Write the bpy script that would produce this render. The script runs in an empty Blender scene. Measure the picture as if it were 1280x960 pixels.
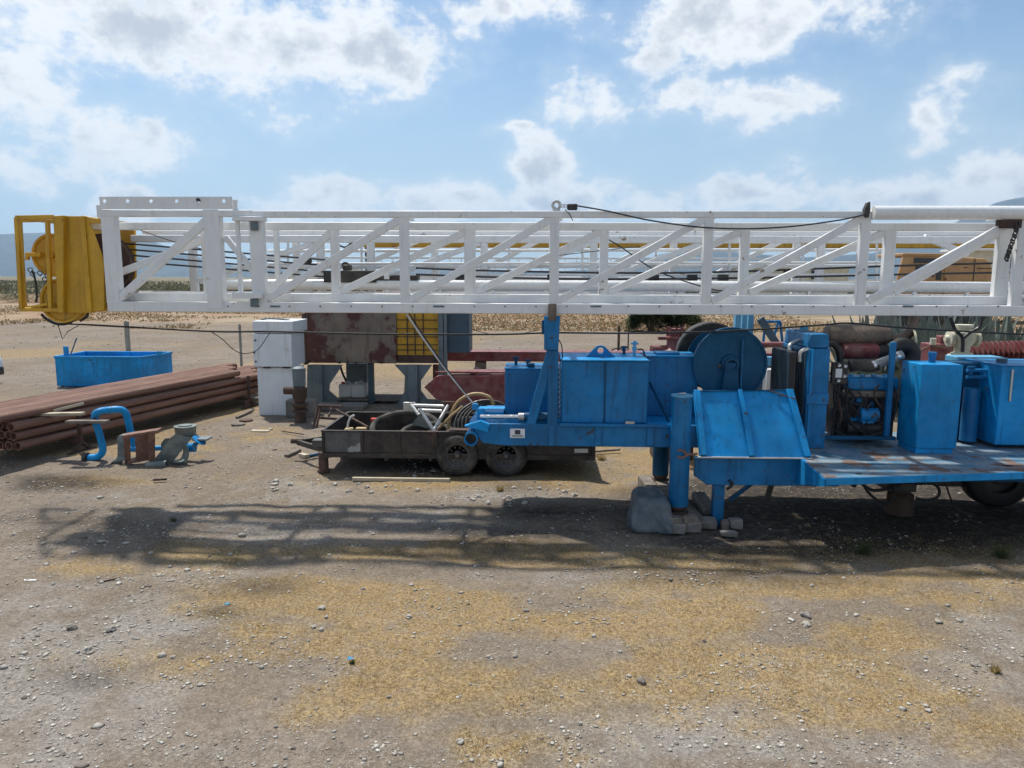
import bpy, bmesh, math, random
import numpy as np
from mathutils import Vector, Matrix, noise
HAZE = 8e-5
random.seed(7); rng = np.random.default_rng(7)
R = math.radians
scene = bpy.context.scene
C = scene.collection

# ------------------------------------------------------------------ camera
FPX = 924.0; CH = 3.3
YAW, PITCH, ROLL = R(2.0), math.atan((480 - 347) / FPX), R(0.2)
cF = Vector((-math.sin(YAW) * math.cos(PITCH), math.cos(YAW) * math.cos(PITCH), -math.sin(PITCH)))
cR = Vector((math.cos(YAW), math.sin(YAW), 0)); cU = cR.cross(cF)
cR = cR * math.cos(ROLL) + cU * math.sin(ROLL); cU = cR.cross(cF)
cam_d = bpy.data.cameras.new('camera'); cam = bpy.data.objects.new('camera', cam_d); C.objects.link(cam)
cam.matrix_world = Matrix(((cR.x, cU.x, -cF.x, 0), (cR.y, cU.y, -cF.y, 0), (cR.z, cU.z, -cF.z, CH), (0, 0, 0, 1)))
cam_d.sensor_width = 36; cam_d.lens = FPX / 1280 * 36; cam_d.clip_start = .1; cam_d.clip_end = 30000
scene.camera = cam
scene.render.resolution_x, scene.render.resolution_y = 1024, 768

# ------------------------------------------------------------------ sun, sky, exposure
SUNV = Vector((-.30, .43, 1.0)).normalized()          # towards the sun: behind the rig, to the left
sun_el = math.asin(SUNV.z); sun_az = math.atan2(SUNV.x, SUNV.y)
sd = bpy.data.lights.new('sun', 'SUN'); sd.energy = 4.7; sd.angle = R(2.2); sd.color = (1, .95, .86)
so = bpy.data.objects.new('sun', sd); C.objects.link(so); so.rotation_euler = SUNV.to_track_quat('Z', 'Y').to_euler(); so.location = (0, 0, 40)
scene.view_settings.view_transform = 'Standard'; scene.view_settings.look = 'None'
scene.view_settings.exposure = 0.26; scene.view_settings.gamma = 1; scene.view_settings.use_curve_mapping = False
scene.render.engine = 'CYCLES'
try:
    scene.cycles.volume_bounces = 0; scene.cycles.max_bounces = 6; scene.cycles.diffuse_bounces = 3; scene.cycles.glossy_bounces = 2; scene.cycles.transmission_bounces = 2; scene.cycles.use_adaptive_sampling = True; scene.cycles.adaptive_threshold = .03
except Exception: pass

class NT:
    """tiny node helper"""
    def __init__(s, nt): s.nt = nt; s.L = nt.links
    def n(s, t, **k):
        x = s.nt.nodes.new(t)
        for a, b in k.items(): setattr(x, a, b)
        return x
    def put(s, sock, v):
        if hasattr(v, 'is_output'): s.L.new(v, sock)
        elif v is not None: sock.default_value = v
    def m(s, op, a, b=None, c=None, clamp=False):
        x = s.n('ShaderNodeMath', operation=op); x.use_clamp = clamp
        s.put(x.inputs[0], a)
        if b is not None: s.put(x.inputs[1], b)
        if c is not None: s.put(x.inputs[2], c)
        return x.outputs[0]
    def vm(s, op, a, b=None):
        x = s.n('ShaderNodeVectorMath', operation=op); s.put(x.inputs[0], a)
        if b is not None: s.put(x.inputs[1], b)
        return x.outputs[0]
    def noise(s, vec, scale, detail=4, rough=.55, out=0, dist=0):
        x = s.n('ShaderNodeTexNoise'); s.put(x.inputs['Vector'], vec)
        x.inputs['Scale'].default_value = scale; x.inputs['Detail'].default_value = detail
        x.inputs['Roughness'].default_value = rough; x.inputs['Distortion'].default_value = dist
        return x.outputs[out]
    def ss(s, v, a, b, lo=0., hi=1.):
        x = s.n('ShaderNodeMapRange', interpolation_type='SMOOTHSTEP'); s.put(x.inputs[0], v)
        for i, q in enumerate((a, b, lo, hi)): s.put(x.inputs[i + 1], q)
        return x.outputs[0]
    def mix(s, f, a, b, mode='MIX'):
        x = s.n('ShaderNodeMix', data_type='RGBA', blend_type=mode); s.put(x.inputs[0], f)
        for i, q in ((6, a), (7, b)):
            if isinstance(q, tuple) and len(q) == 3: q = (*q, 1)
            s.put(x.inputs[i], q)
        return x.outputs[2]

def raydir(px, py):
    return cF + cR * ((px - 640) / FPX) - cU * ((py - 480) / FPX)
CAMP = Vector((0, 0, CH))
def at(px, py, Y):
    d = raydir(px, py); return CAMP + d * (Y / d.y)
def atz(px, py, z=0.0):
    d = raydir(px, py); return CAMP + d * ((z - CH) / d.z)

world = bpy.data.worlds.new('World'); scene.world = world; world.use_nodes = True
w = NT(world.node_tree); world.node_tree.nodes.clear()
sky = w.n('ShaderNodeTexSky', sky_type='NISHITA'); sky.sun_disc = False
sky.sun_elevation = sun_el; sky.sun_rotation = sun_az
sky.air_density = 1.0; sky.dust_density = .9; sky.ozone_density = 1.5; sky.altitude = 0
tc = w.n('ShaderNodeTexCoord'); D = tc.outputs['Generated']
sep = w.n('ShaderNodeSeparateXYZ'); w.put(sep.inputs[0], D)
az = w.m('ARCTAN2', sep.outputs[0], sep.outputs[1]); el = w.m('ARCSINE', sep.outputs[2])
cmb = w.n('ShaderNodeCombineXYZ'); w.put(cmb.inputs[0], az); w.put(cmb.inputs[1], w.m('MULTIPLY', el, 1.35))
P2 = cmb.outputs[0]
nbig = w.noise(P2, 7, 4, .6); nfine = w.noise(P2, 26, 4, .68); nwarp = w.noise(P2, 10, 1.5, .6, out=1)
# cloud bodies: (x, y, rx, ry, weight) in degrees measured off the photograph, then broken up by noise
CL = [(170, 20, 230, 75, 1), (370, 55, 220, 75, 1.05), (505, 60, 80, 48, .9), (630, 8, 110, 38, .95), (110, 165, 120, 62, .95), (30, 120, 80, 50, .9),
      (30, 215, 45, 22, .55), (940, 20, 210, 58, 1.05), (820, 60, 70, 40, .8), (735, 128, 78, 42, .74), (955, 125, 105, 46, .9), (860, 125, 60, 30, .6),
      (640, 165, 36, 18, .7), (1165, 145, 50, 36, .74), (1190, 108, 30, 22, .5), (400, 252, 130, 40, 1.0), (560, 252, 100, 38, 1.0), (672, 215, 58, 60, 1.05),
      (690, 255, 110, 46, 1.1), (920, 250, 130, 38, .9), (1130, 252, 120, 44, .95), (1255, 228, 90, 52, 1.05), (150, 250, 70, 34, .7), (1270, 180, 40, 30, .5), (800, 258, 100, 24, .6)]
acc = None
# directions as (azimuth, elevation), pushed about by noise so that the cloud edges billow
PW = w.vm('ADD', w.vm('MULTIPLY', P2, (1, 1 / 1.35, 1)), w.vm('MULTIPLY', w.vm('SUBTRACT', nwarp, (.5, .5, .5)), (.10, .075, 0)))
for (x, y, rx, ry, wt) in CL:
    d = raydir(x, y).normalized(); a0 = math.atan2(d.x, d.y); e0 = math.asin(d.z)
    rx /= 980.; ry /= 1000.
    q = w.n('ShaderNodeVectorMath', operation='MULTIPLY_ADD'); w.put(q.inputs[0], PW); q.inputs[1].default_value = (1 / rx, 1 / ry, 0); q.inputs[2].default_value = (-a0 / rx, -e0 / ry, 0)
    ln_ = w.n('ShaderNodeVectorMath', operation='LENGTH'); w.put(ln_.inputs[0], q.outputs[0])
    f = w.m('MULTIPLY_ADD', ln_.outputs['Value'], -wt, wt)
    acc = f if acc is None else w.m('MAXIMUM', acc, f)
# the rest of the dome carries the same broken cumulus, so the light stays even all round
front = w.m('MULTIPLY', w.ss(sep.outputs[1], .45, .72), w.ss(el, .55, .42))
gen = w.m('SUBTRACT', w.m('MULTIPLY', w.noise(P2, 2.3, 1, .5), 2.4), 1.12)
acc = w.m('ADD', w.m('MULTIPLY', front, w.m('MAXIMUM', acc, -1.0)), w.m('MULTIPLY', w.m('SUBTRACT', 1., front), gen))
den = w.m('ADD', acc, w.m('ADD', w.m('MULTIPLY', w.m('SUBTRACT', nbig, .535), 1.9), w.m('MULTIPLY', w.m('SUBTRACT', nfine, .5), 1.25)))
alpha = w.m('MULTIPLY', w.ss(den, -.04, .5), .98)
alpha = w.m('MAXIMUM', alpha, w.m('MULTIPLY', w.ss(den, -.4, .3), .2))
core = w.ss(w.m('ADD', den, w.m('MULTIPLY', w.m('SUBTRACT', w.noise(P2, 9, 2, .6), .5), 1.3)), .42, 1.05)
ccol = w.mix(core, (8.6, 8.7, 8.8), (5.1, 5.4, 6.0))
skyc = w.mix(1.0, sky.outputs[0], (.84, 1.0, 1.07), 'MULTIPLY')
skyf = w.mix(w.ss(el, .36, .02, .0, .8), skyc, (4.9, 6.2, 7.5))
final = w.mix(alpha, skyf, ccol)
bg = w.n('ShaderNodeBackground'); w.put(bg.inputs[0], final); bg.inputs[1].default_value = .099
wo = w.n('ShaderNodeOutputWorld'); w.L.new(bg.outputs[0], wo.inputs[0])
world.cycles.sampling_method = 'MANUAL'; world.cycles.sample_map_resolution = 512

# ------------------------------------------------------------------ mesh builder
ORG = {}
class MB:
    def __init__(s): s.v = []; s.f = []
    def add(s, vs, fs):
        b = len(s.v); s.v += [Vector(p) for p in vs]; s.f += [[b + i for i in q] for q in fs]; return s
    def box(s, x0, x1, y0, y1, z0, z1):
        x0, x1 = min(x0, x1), max(x0, x1); y0, y1 = min(y0, y1), max(y0, y1); z0, z1 = min(z0, z1), max(z0, z1)
        return s.add([(x, y, z) for z in (z0, z1) for y in (y0, y1) for x in (x0, x1)],
                     [(0, 2, 3, 1), (4, 5, 7, 6), (0, 1, 5, 4), (2, 6, 7, 3), (0, 4, 6, 2), (1, 3, 7, 5)])
    def pbox(s, px0, px1, py0, py1, Y, dep):
        a = at((px0 + px1) / 2, py0, Y); b = at((px0 + px1) / 2, py1, Y); pm = (py0 + py1) / 2
        return s.box(at(px0, pm, Y).x, at(px1, pm, Y).x, Y, Y + dep, b.z, a.z)
    def bar(s, p, q, wd, ht, up=(0, 0, 1)):
        p, q = Vector(p), Vector(q); d = (q - p).normalized(); up = Vector(up)
        if abs(d.dot(up)) > .98: up = Vector((0, 1, 0))
        a = d.cross(up).normalized(); b = a.cross(d).normalized(); a *= wd / 2; b *= ht / 2
        return s.add([p - a - b, p + a - b, p + a + b, p - a + b, q - a - b, q + a - b, q + a + b, q - a + b],
                     [(0, 1, 2, 3), (7, 6, 5, 4), (0, 4, 5, 1), (1, 5, 6, 2), (2, 6, 7, 3), (3, 7, 4, 0)])
    def tube(s, pts, r, n=10, closed=False, caps=True):
        pts = [Vector(p) for p in pts]; m = len(pts); rs = r if isinstance(r, (list, tuple)) else [r] * m
        prev = None; vs = []
        for i, p in enumerate(pts):
            if closed: t = pts[(i + 1) % m] - pts[i - 1]
            else: t = pts[min(i + 1, m - 1)] - pts[max(i - 1, 0)]
            t = t.normalized()
            if prev is None:
                a = t.cross(Vector((0, 0, 1)));
                if a.length < .05: a = t.cross(Vector((0, 1, 0)))
            else: a = prev - t * prev.dot(t)
            a.normalize(); prev = a; b = t.cross(a)
            for k in range(n):
                th = 2 * math.pi * k / n; vs.append(p + (a * math.cos(th) + b * math.sin(th)) * rs[i])
        fs = []
        for i in range(m if closed else m - 1):
            j = (i + 1) % m
            for k in range(n): fs.append((i * n + k, i * n + (k + 1) % n, j * n + (k + 1) % n, j * n + k))
        if caps and not closed: fs += [list(range(n))[::-1], [(m - 1) * n + k for k in range(n)]]
        return s.add(vs, fs)
    def cyl(s, p, q, r, n=16, r2=None): return s.tube([p, q], [r, r if r2 is None else r2], n)
    def lathe(s, o, axis, prof, n=24):
        """prof: (distance along axis, radius)"""
        o = Vector(o); t = Vector(axis).normalized(); a = t.cross(Vector((0, 0, 1)))
        if a.length < .05: a = Vector((1, 0, 0))
        a.normalize(); b = t.cross(a); vs = []; fs = []; m = len(prof)
        for d, r in prof:
            for k in range(n):
                th = 2 * math.pi * k / n; vs.append(o + t * d + (a * math.cos(th) + b * math.sin(th)) * max(r, 1e-4))
        for i in range(m - 1):
            for k in range(n): fs.append((i * n + k, i * n + (k + 1) % n, (i + 1) * n + (k + 1) % n, (i + 1) * n + k))
        return s.add(vs, fs)
    def prism(s, poly, y0, y1):
        """poly of (x,z), extruded along y"""
        n = len(poly); vs = [(x, y0, z) for x, z in poly] + [(x, y1, z) for x, z in poly]
        fs = [list(range(n)), list(range(n, 2 * n))[::-1]] + [(i, i + n, (i + 1) % n + n, (i + 1) % n) for i in range(n)]
        return s.add(vs, fs)
    def pprism(s, pix, Y, dep):
        q = [at(x, y, Y) for x, y in pix]; return s.prism([(p.x, p.z) for p in q], Y, Y + dep)
    def hplate(s, poly, z0, z1):
        n = len(poly); vs = [(x, y, z0) for x, y in poly] + [(x, y, z1) for x, y in poly]
        fs = [list(range(n)), list(range(n, 2 * n))[::-1]] + [(i, i + n, (i + 1) % n + n, (i + 1) % n) for i in range(n)]
        return s.add(vs, fs)
    def holed(s, x0, x1, z0, z1, y0, y1, cx, cz, r):
        """plate cell with a round hole through it"""
        per = []; n = 4
        for (ax, az), (bx, bz) in (((x0, z0), (x1, z0)), ((x1, z0), (x1, z1)), ((x1, z1), (x0, z1)), ((x0, z1), (x0, z0))):
            for i in range(n): per.append((ax + (bx - ax) * i / n, az + (bz - az) * i / n))
        N = len(per); vs = []
        for y in (y0, y1):
            vs += [(x, y, z) for x, z in per]
            for x, z in per:
                th = math.atan2(z - cz, x - cx); vs.append((cx + r * math.cos(th), y, cz + r * math.sin(th)))
        fs = []
        for i in range(N):
            j = (i + 1) % N
            fs += [(i, j, N + j, N + i), (2 * N + j, 2 * N + i, 3 * N + i, 3 * N + j), (N + i, N + j, 3 * N + j, 3 * N + i), (j, i, 2 * N + i, 2 * N + j)]
        return s.add(vs, fs)
    def holedpoly(s, poly, y0, y1, cx, cz, r):
        per = []; P = [Vector((a - cx, b - cz)) for a, b in poly]
        angs = sorted([math.atan2(p.y, p.x) for p in P] + [2 * math.pi * i / 24 - math.pi + .01 for i in range(24)])
        for th in angs:
            d = Vector((math.cos(th), math.sin(th))); best = None
            for i in range(len(P)):
                a, b = P[i], P[(i + 1) % len(P)]; e = b - a; den = d.x * e.y - d.y * e.x
                if abs(den) < 1e-9: continue
                tt = (a.x * e.y - a.y * e.x) / den; u = (a.x * d.y - a.y * d.x) / den
                if tt > 0 and -1e-4 <= u <= 1.0001 and (best is None or tt > best): best = tt
            if best: per.append((d * best, d * r))
        N = len(per); vs = []
        for y in (y0, y1): vs += [(cx + p.x, y, cz + p.y) for p, _ in per] + [(cx + q.x, y, cz + q.y) for _, q in per]
        fs = []
        for i in range(N):
            j = (i + 1) % N; fs += [(i, j, N + j, N + i), (2 * N + j, 2 * N + i, 3 * N + i, 3 * N + j), (N + i, N + j, 3 * N + j, 3 * N + i), (j, i, 2 * N + i, 2 * N + j)]
        return s.add(vs, fs)
    def build(s, name, mat, parent=None, bevel=0, smooth=40, fix=True, kind=None):
        o0 = ORG.get(parent.name, Vector((0, 0, 0))) if parent else Vector((0, 0, 0))
        me = bpy.data.meshes.new(name); me.from_pydata([tuple(p - o0) for p in s.v], [], s.f)
        if fix:
            bm = bmesh.new(); bm.from_mesh(me); bmesh.ops.recalc_face_normals(bm, faces=bm.faces); bm.to_mesh(me); bm.free()
        if smooth: me.shade_smooth(); me.set_sharp_from_angle(angle=R(smooth))
        me.materials.append(mat)
        o = bpy.data.objects.new(name, me); C.objects.link(o)
        if parent: o.parent = parent
        ORG[o.name] = o0
        if bevel:
            b = o.modifiers.new('bevel', 'BEVEL'); b.width = bevel; b.segments = 2; b.limit_method = 'ANGLE'; b.angle_limit = R(35)
        if kind: o['kind'] = kind
        return o
def tag(o, label, cat, group=None, kind=None):
    o['label'] = label; o['category'] = cat
    if group: o['group'] = group
    if kind: o['kind'] = kind
    return o
def thing(name, loc, label, cat, group=None):
    o = bpy.data.objects.new(name, None); C.objects.link(o); o.location = loc; o.empty_display_size = .2
    ORG[o.name] = Vector(loc); return tag(o, label, cat, group)
def struct(o): o['kind'] = 'structure'; return o
def copy_tree(o, parent=None):
    c = o.copy(); C.objects.link(c); c.parent = parent; ORG[c.name] = ORG.get(o.name, Vector())
    for ch in list(o.children): copy_tree(ch, c)
    return c
def spline(pts, per=8):
    pts = [Vector(p) for p in pts]; out = []
    for i in range(len(pts) - 1):
        p0 = pts[max(i - 1, 0)]; p1 = pts[i]; p2 = pts[i + 1]; p3 = pts[min(i + 2, len(pts) - 1)]
        for k in range(per):
            t = k / per
            out.append(.5 * ((2 * p1) + (p2 - p0) * t + (2 * p0 - 5 * p1 + 4 * p2 - p3) * t * t + (3 * p1 - p0 - 3 * p2 + p3) * t ** 3))
    return out + [pts[-1]]
def pspline(pix, Y, per=8): return spline([at(x, y, Y) for x, y in pix], per)

# ------------------------------------------------------------------ materials
def mat(name, col, rough=.5, metal=0., var=.12, vs=2.5, rust=None, dust=None, streak=None, bump=.12, bs=60, spec=.5, tint=None, stretch=None, rv=0):
    m = bpy.data.materials.new(name); m.use_nodes = True; t = NT(m.node_tree); b = m.node_tree.nodes['Principled BSDF']
    co = t.n('ShaderNodeTexCoord').outputs['Object']
    rnd = t.n('ShaderNodeObjectInfo').outputs['Random']
    if stretch: co = t.vm('MULTIPLY', co, stretch)
    vec = t.vm('ADD', co, t.m('MULTIPLY', rnd, 37.0))
    n1 = t.noise(vec, vs, 3, .6); n2 = t.noise(vec, vs * 7, 3, .6)
    c = t.mix(t.ss(n1, .3, .7), tuple(x * (1 - var) for x in col), tuple(min(1, x * (1 + var)) for x in col))
    c = t.mix(t.ss(n2, .42, .78, 0, var * 1.6), c, tuple(x * .6 for x in col))
    if rv: c = t.mix(t.m('MULTIPLY', rnd, rv), c, tuple(x * .35 for x in col))
    if tint: c = t.mix(t.ss(t.noise(vec, vs * .6, 4, .6), .42, .66), c, tint)
    rr = t.ss(n2, .2, .8, max(.05, rough - .12), min(1, rough + .15))
    if streak:
        mp = t.n('ShaderNodeMapping'); t.put(mp.inputs[0], vec); mp.inputs[3].default_value = (9, 9, .7)
        sm = t.ss(t.noise(mp.outputs[0], 1.6, 3, .65), .52, .74, 0, streak[1]); c = t.mix(sm, c, streak[0])
    if dust:
        gn = t.n('ShaderNodeNewGeometry'); sx = t.n('ShaderNodeSeparateXYZ'); t.put(sx.inputs[0], gn.outputs['Normal'])
        dm = t.m('MULTIPLY', t.ss(t.noise(vec, 5, 4, .65), .35, .7), dust[1])
        c = t.mix(dm, c, dust[0])
    if rust:
        rm = t.ss(t.m('ADD', t.noise(vec, rust[2], 6, .68), t.m('MULTIPLY', t.noise(vec, rust[2] * .3, 1), .35)), .93 - rust[1], .99 - rust[1])
        c = t.mix(rm, c, t.mix(n2, rust[0], tuple(x * .45 for x in rust[0])))
        rr = t.m('MAXIMUM', rr, t.m('MULTIPLY', rm, .85))
        if metal: t.put(b.inputs['Metallic'], t.m('MULTIPLY', t.m('SUBTRACT', 1., rm), metal))
    elif metal: b.inputs['Metallic'].default_value = metal
    t.put(b.inputs['Base Color'], c); t.put(b.inputs['Roughness'], rr); b.inputs['Specular IOR Level'].default_value = spec
    if bump:
        bp = t.n('ShaderNodeBump'); bp.inputs['Strength'].default_value = bump; bp.inputs['Distance'].default_value = .01
        t.put(bp.inputs['Height'], t.m('ADD', t.noise(vec, bs, 2, .6), t.m('MULTIPLY', n1, .8))); t.put(b.inputs['Normal'], bp.outputs[0])
    return m
RUST = (.17, .075, .038); DUST = (.33, .28, .22)
M = dict(
    white=mat('white_paint', (.74, .75, .75), .38, var=.04, rust=((.34, .24, .17), .09, 6), streak=((.50, .47, .42), .3), bump=.05),
    white_cyl=mat('white_cylinder_paint', (.74, .75, .75), .28, var=.03, streak=((.5, .47, .42), .25), bump=.03),
    yellow=mat('yellow_paint', (.56, .31, .015), .45, var=.12, rust=(RUST, .09, 4), streak=((.16, .09, .03), .5), bump=.1),
    blue=mat('blue_paint', (.002, .155, .38), .42, spec=.35, var=.28, vs=1.1, rust=((.085, .075, .07), .12, 9), dust=((.06, .20, .34), .16), streak=((.006, .06, .14), .7), bump=.25),
    blue_b=mat('bright_blue_paint', (.002, .25, .58), .45, spec=.3, var=.24, vs=1.1, streak=((.003, .11, .26), .7), rust=((.10, .085, .075), .11, 9), dust=((.08, .28, .48), .12), bump=.1),
    blue_d=mat('dark_blue_paint', (.002, .07, .16), .5, spec=.25, var=.2, rust=((.05, .04, .035), .07, 5), dust=((.03, .09, .14), .15), bump=.12),
    blue_l=mat('light_blue_paint', (.10, .33, .52), .5, var=.1, rust=(RUST, .03, 5), bump=.1),
    deck=mat('worn_blue_deck_paint', (.05, .17, .28), .65, var=.2, vs=3, rust=((.20, .13, .10), .2, 2.6), dust=((.30, .29, .27), .6), tint=(.17, .23, .27), bump=.25, bs=40),
    rust=mat('rusty_pipe_steel', (.24, .125, .088), .82, var=.25, vs=1.6, tint=(.12, .06, .045), dust=((.30, .19, .145), .35), stretch=(3, .22, 3), rv=.5, bump=.3),
    rust_d=mat('dark_rusty_steel', (.085, .05, .038), .85, var=.3, vs=3, tint=(.05, .032, .028), bump=.3),
    rustbox=mat('rust_stained_sheet', (.20, .165, .13), .75, var=.2, vs=1.2, rust=((.12, .045, .04), .34, .7), tint=(.13, .09, .07), streak=((.10, .06, .045), .7), bump=.2),
    red=mat('dark_red_paint', (.15, .026, .030), .55, var=.2, vs=2, rust=((.08, .04, .035), .08, 4), dust=((.36, .25, .22), .30), bump=.15),
    black=mat('black_steel', (.020, .019, .019), .5, var=.2, rust=((.06, .04, .03), .06, 5), dust=(DUST, .12), bump=.15),
    trailer=mat('worn_black_trailer_paint', (.024, .019, .018), .55, var=.25, rust=((.07, .04, .03), .1, 4), dust=((.16, .13, .10), .25), bump=.2),
    trailer_w=mat('scraped_trailer_paint', (.10, .10, .10), .6, var=.3, vs=4, rust=((.45, .46, .46), .2, 2.5), bump=.2),
    rubber=mat('tyre_rubber', (.028, .027, .027), .85, var=.25, dust=((.20, .17, .14), .45), bump=.3, bs=90),
    rim=mat('dark_wheel_rim', (.07, .07, .075), .45, var=.2, dust=((.2, .17, .14), .35), bump=.1),
    hose=mat('black_hose', (.015, .015, .016), .5, var=.2, bump=.1),
    rope=mat('wire_rope', (.018, .018, .020), .45, var=.2, bump=.3, bs=200),
    tanhose=mat('tan_hose', (.45, .32, .16), .55, var=.12, bump=.1),
    steel=mat('galvanised_steel', (.55, .55, .54), .35, metal=.8, var=.15, rust=(RUST, .05, 6), bump=.1),
    chrome=mat('bright_rod_steel', (.7, .7, .7), .2, metal=.95, var=.05, bump=.02),
    grey=mat('grey_blue_steel', (.12, .165, .185), .55, var=.15, rust=(RUST, .07, 4), dust=((.25, .24, .22), .25), streak=((.07, .08, .085), .5), bump=.12),
    greyd=mat('slate_blue_steel', (.045, .085, .12), .5, var=.15, rust=(RUST, .03, 4), bump=.1),
    duct=mat('grey_green_duct', (.13, .17, .17), .55, var=.2, rust=((.15, .09, .06), .08, 4), dust=(DUST, .3), bump=.15),
    cabinet=mat('white_cabinet_paint', (.70, .75, .78), .45, var=.04, streak=((.42, .40, .36), .45), rust=(RUST, .03, 6), bump=.04),
    plastic=mat('white_plastic', (.62, .62, .60), .5, var=.08, dust=((.35, .32, .28), .4), bump=.05),
    concrete=mat('rough_concrete', (.19, .18, .165), .9, var=.25, vs=4, dust=((.16, .14, .12), .5), bump=.6, bs=30),
    wood=mat('weathered_wood', (.17, .145, .12), .85, var=.3, vs=5, streak=((.12, .09, .065), .6), bump=.5, bs=35),
    woodp=mat('pale_board', (.48, .42, .31), .8, var=.2, vs=5, dust=((.3, .25, .2), .4), bump=.4, bs=35),
    muffler=mat('heat_stained_steel', (.17, .135, .11), .6, metal=.35, var=.3, vs=3, rust=((.12, .06, .04), .12, 3), dust=((.25, .22, .19), .3), bump=.15),
    flex=mat('aluminised_duct', (.33, .35, .36), .5, metal=.4, var=.12, bump=.3, bs=120),
    engine=mat('engine_grime', (.022, .022, .024), .6, var=.4, vs=8, rust=((.06, .045, .035), .12, 7), bump=.4, bs=40),
    tan=mat('tan_machine_paint', (.50, .27, .10), .55, var=.15, rust=(RUST, .08, 3), dust=(DUST, .3), bump=.1),
    cream=mat('cream_paint', (.56, .53, .40), .55, var=.15, rust=(RUST, .07, 5), bump=.15),
    glass=mat('dark_glass', (.02, .024, .028), .12, var=.1, bump=0),
    tarp=mat('grey_tarp', (.06, .082, .10), .42, var=.12, vs=3, dust=((.30, .30, .28), .2), bump=.08, bs=25),
    bark=mat('shrub_bark', (.10, .075, .05), .9, var=.3, bump=.5),
    post=mat('old_concrete_post', (.26, .25, .22), .9, var=.2, bump=.5, bs=30),
    hill=mat('hill_scrub', (.035, .055, .07), .95, var=.3, vs=.002, bump=0),
    paper=mat('placard_white', (.75, .76, .77), .5, var=.02, bump=0),
    ink=mat('placard_print', (.05, .04, .05), .5, var=.3, vs=60, bump=0),
    redp=mat('red_plastic', (.45, .03, .02), .45, var=.1, bump=.05),
)
# ------------------------------------------------------------------ ground
def vnoise(x, y, seed):
    xi = np.floor(x).astype(np.int64); yi = np.floor(y).astype(np.int64); fx = x - xi; fy = y - yi
    fx = fx * fx * (3 - 2 * fx); fy = fy * fy * (3 - 2 * fy)
    def h(a, b):
        n = (a * 374761393 + b * 668265263 + seed * 2147483647) & 0xffffffff
        n = ((n ^ (n >> 13)) * 1274126177) & 0xffffffff; return ((n ^ (n >> 16)) & 0xffff) / 65535.
    return (h(xi, yi) * (1 - fx) + h(xi + 1, yi) * fx) * (1 - fy) + (h(xi, yi + 1) * (1 - fx) + h(xi + 1, yi + 1) * fx) * fy
def fbm(x, y, sc, seed, oc=4):
    s = 0; a = 1; t = 0
    for i in range(oc):
        s = s + a * vnoise(x * sc * 2 ** i + 13.7 * i, y * sc * 2 ** i - 7.1 * i, seed + i); t += a; a *= .55
    return s / t
_F, _R, _U = (np.array(q) for q in (cF, cR, cU))
def patches(X, Y, L):
    """how far inside the listed patches a ground point lies; patches were measured on the photograph and turned into ground positions"""
    out = np.full(X.shape, -2.0)
    for (px, py, rx, ry, wt) in L:
        c = atz(px, py); a = atz(px + rx, py); b = atz(px, py - ry)
        ra = abs(a.x - c.x); rb = max(.12, abs(b.y - c.y))
        sh = c.x / c.y
        u = (X - c.x - sh * (Y - c.y)) / ra; v = (Y - c.y) / rb
        out = np.maximum(out, (1 - np.sqrt(u * u + v * v)) * wt)
    return out
GRASS = [(470, 745, 300, 28, 1), (650, 775, 220, 26, .9), (330, 790, 90, 22, .6), (560, 860, 260, 45, .75), (430, 870, 200, 50, .5), (880, 775, 170, 34, 1),
         (1090, 795, 140, 34, 1), (960, 830, 260, 42, .95), (830, 855, 150, 26, .8), (1090, 880, 160, 40, .8), (1230, 905, 90, 40, .7), (700, 880, 80, 30, .5),
         (260, 692, 95, 18, .9), (420, 690, 180, 14, .8), (640, 690, 190, 16, .8), (850, 700, 200, 16, .8), (1010, 735, 280, 16, .65), (1180, 745, 120, 18, .7),
         (140, 712, 120, 12, .45), (330, 760, 170, 22, .7), (240, 830, 120, 26, .5), (400, 820, 160, 26, .6), (720, 590, 110, 26, .8), (800, 570, 90, 18, .9), (560, 605, 130, 14, .7), (400, 600, 100, 14, .4), (250, 560, 60, 16, .6), (330, 545, 60, 12, .6),
         (600, 930, 120, 30, .6), (1170, 720, 160, 16, .6), (480, 800, 150, 20, .6), (60, 690, 60, 10, .2), (130, 600, 60, 8, .4), (1130, 690, 190, 22, .7)]
PALE = [(90, 830, 170, 110, .8), (60, 900, 160, 90, .8), (200, 780, 120, 40, .7), (640, 620, 120, 14, .9), (380, 610, 90, 16, .9), (520, 590, 60, 8, .5), (280, 720, 120, 24, .7),
        (880, 920, 330, 70, .6), (1000, 830, 120, 26, .5), (1240, 800, 80, 50, .4), (520, 650, 120, 20, .6), (180, 640, 90, 22, .4), (760, 720, 120, 16, .5), (330, 660, 90, 18, .6)]
STAIN_SHADE = [(1080, 625, 340, 40, 2.0), (1060, 650, 320, 44, 1.4), (850, 650, 130, 34, 1), (700, 640, 200, 18, .6), (560, 580, 180, 14, .7), (150, 655, 140, 30, .55), (60, 600, 110, 14, .7), (330, 735, 90, 18, .4), (640, 665, 320, 30, .3), (120, 850, 60, 20, .3), (940, 720, 200, 12, .4), (640, 610, 60, 14, .4), (280, 770, 60, 14, .3)]  # oil and damp stains, plus painted shade below the deck and crown block
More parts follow.
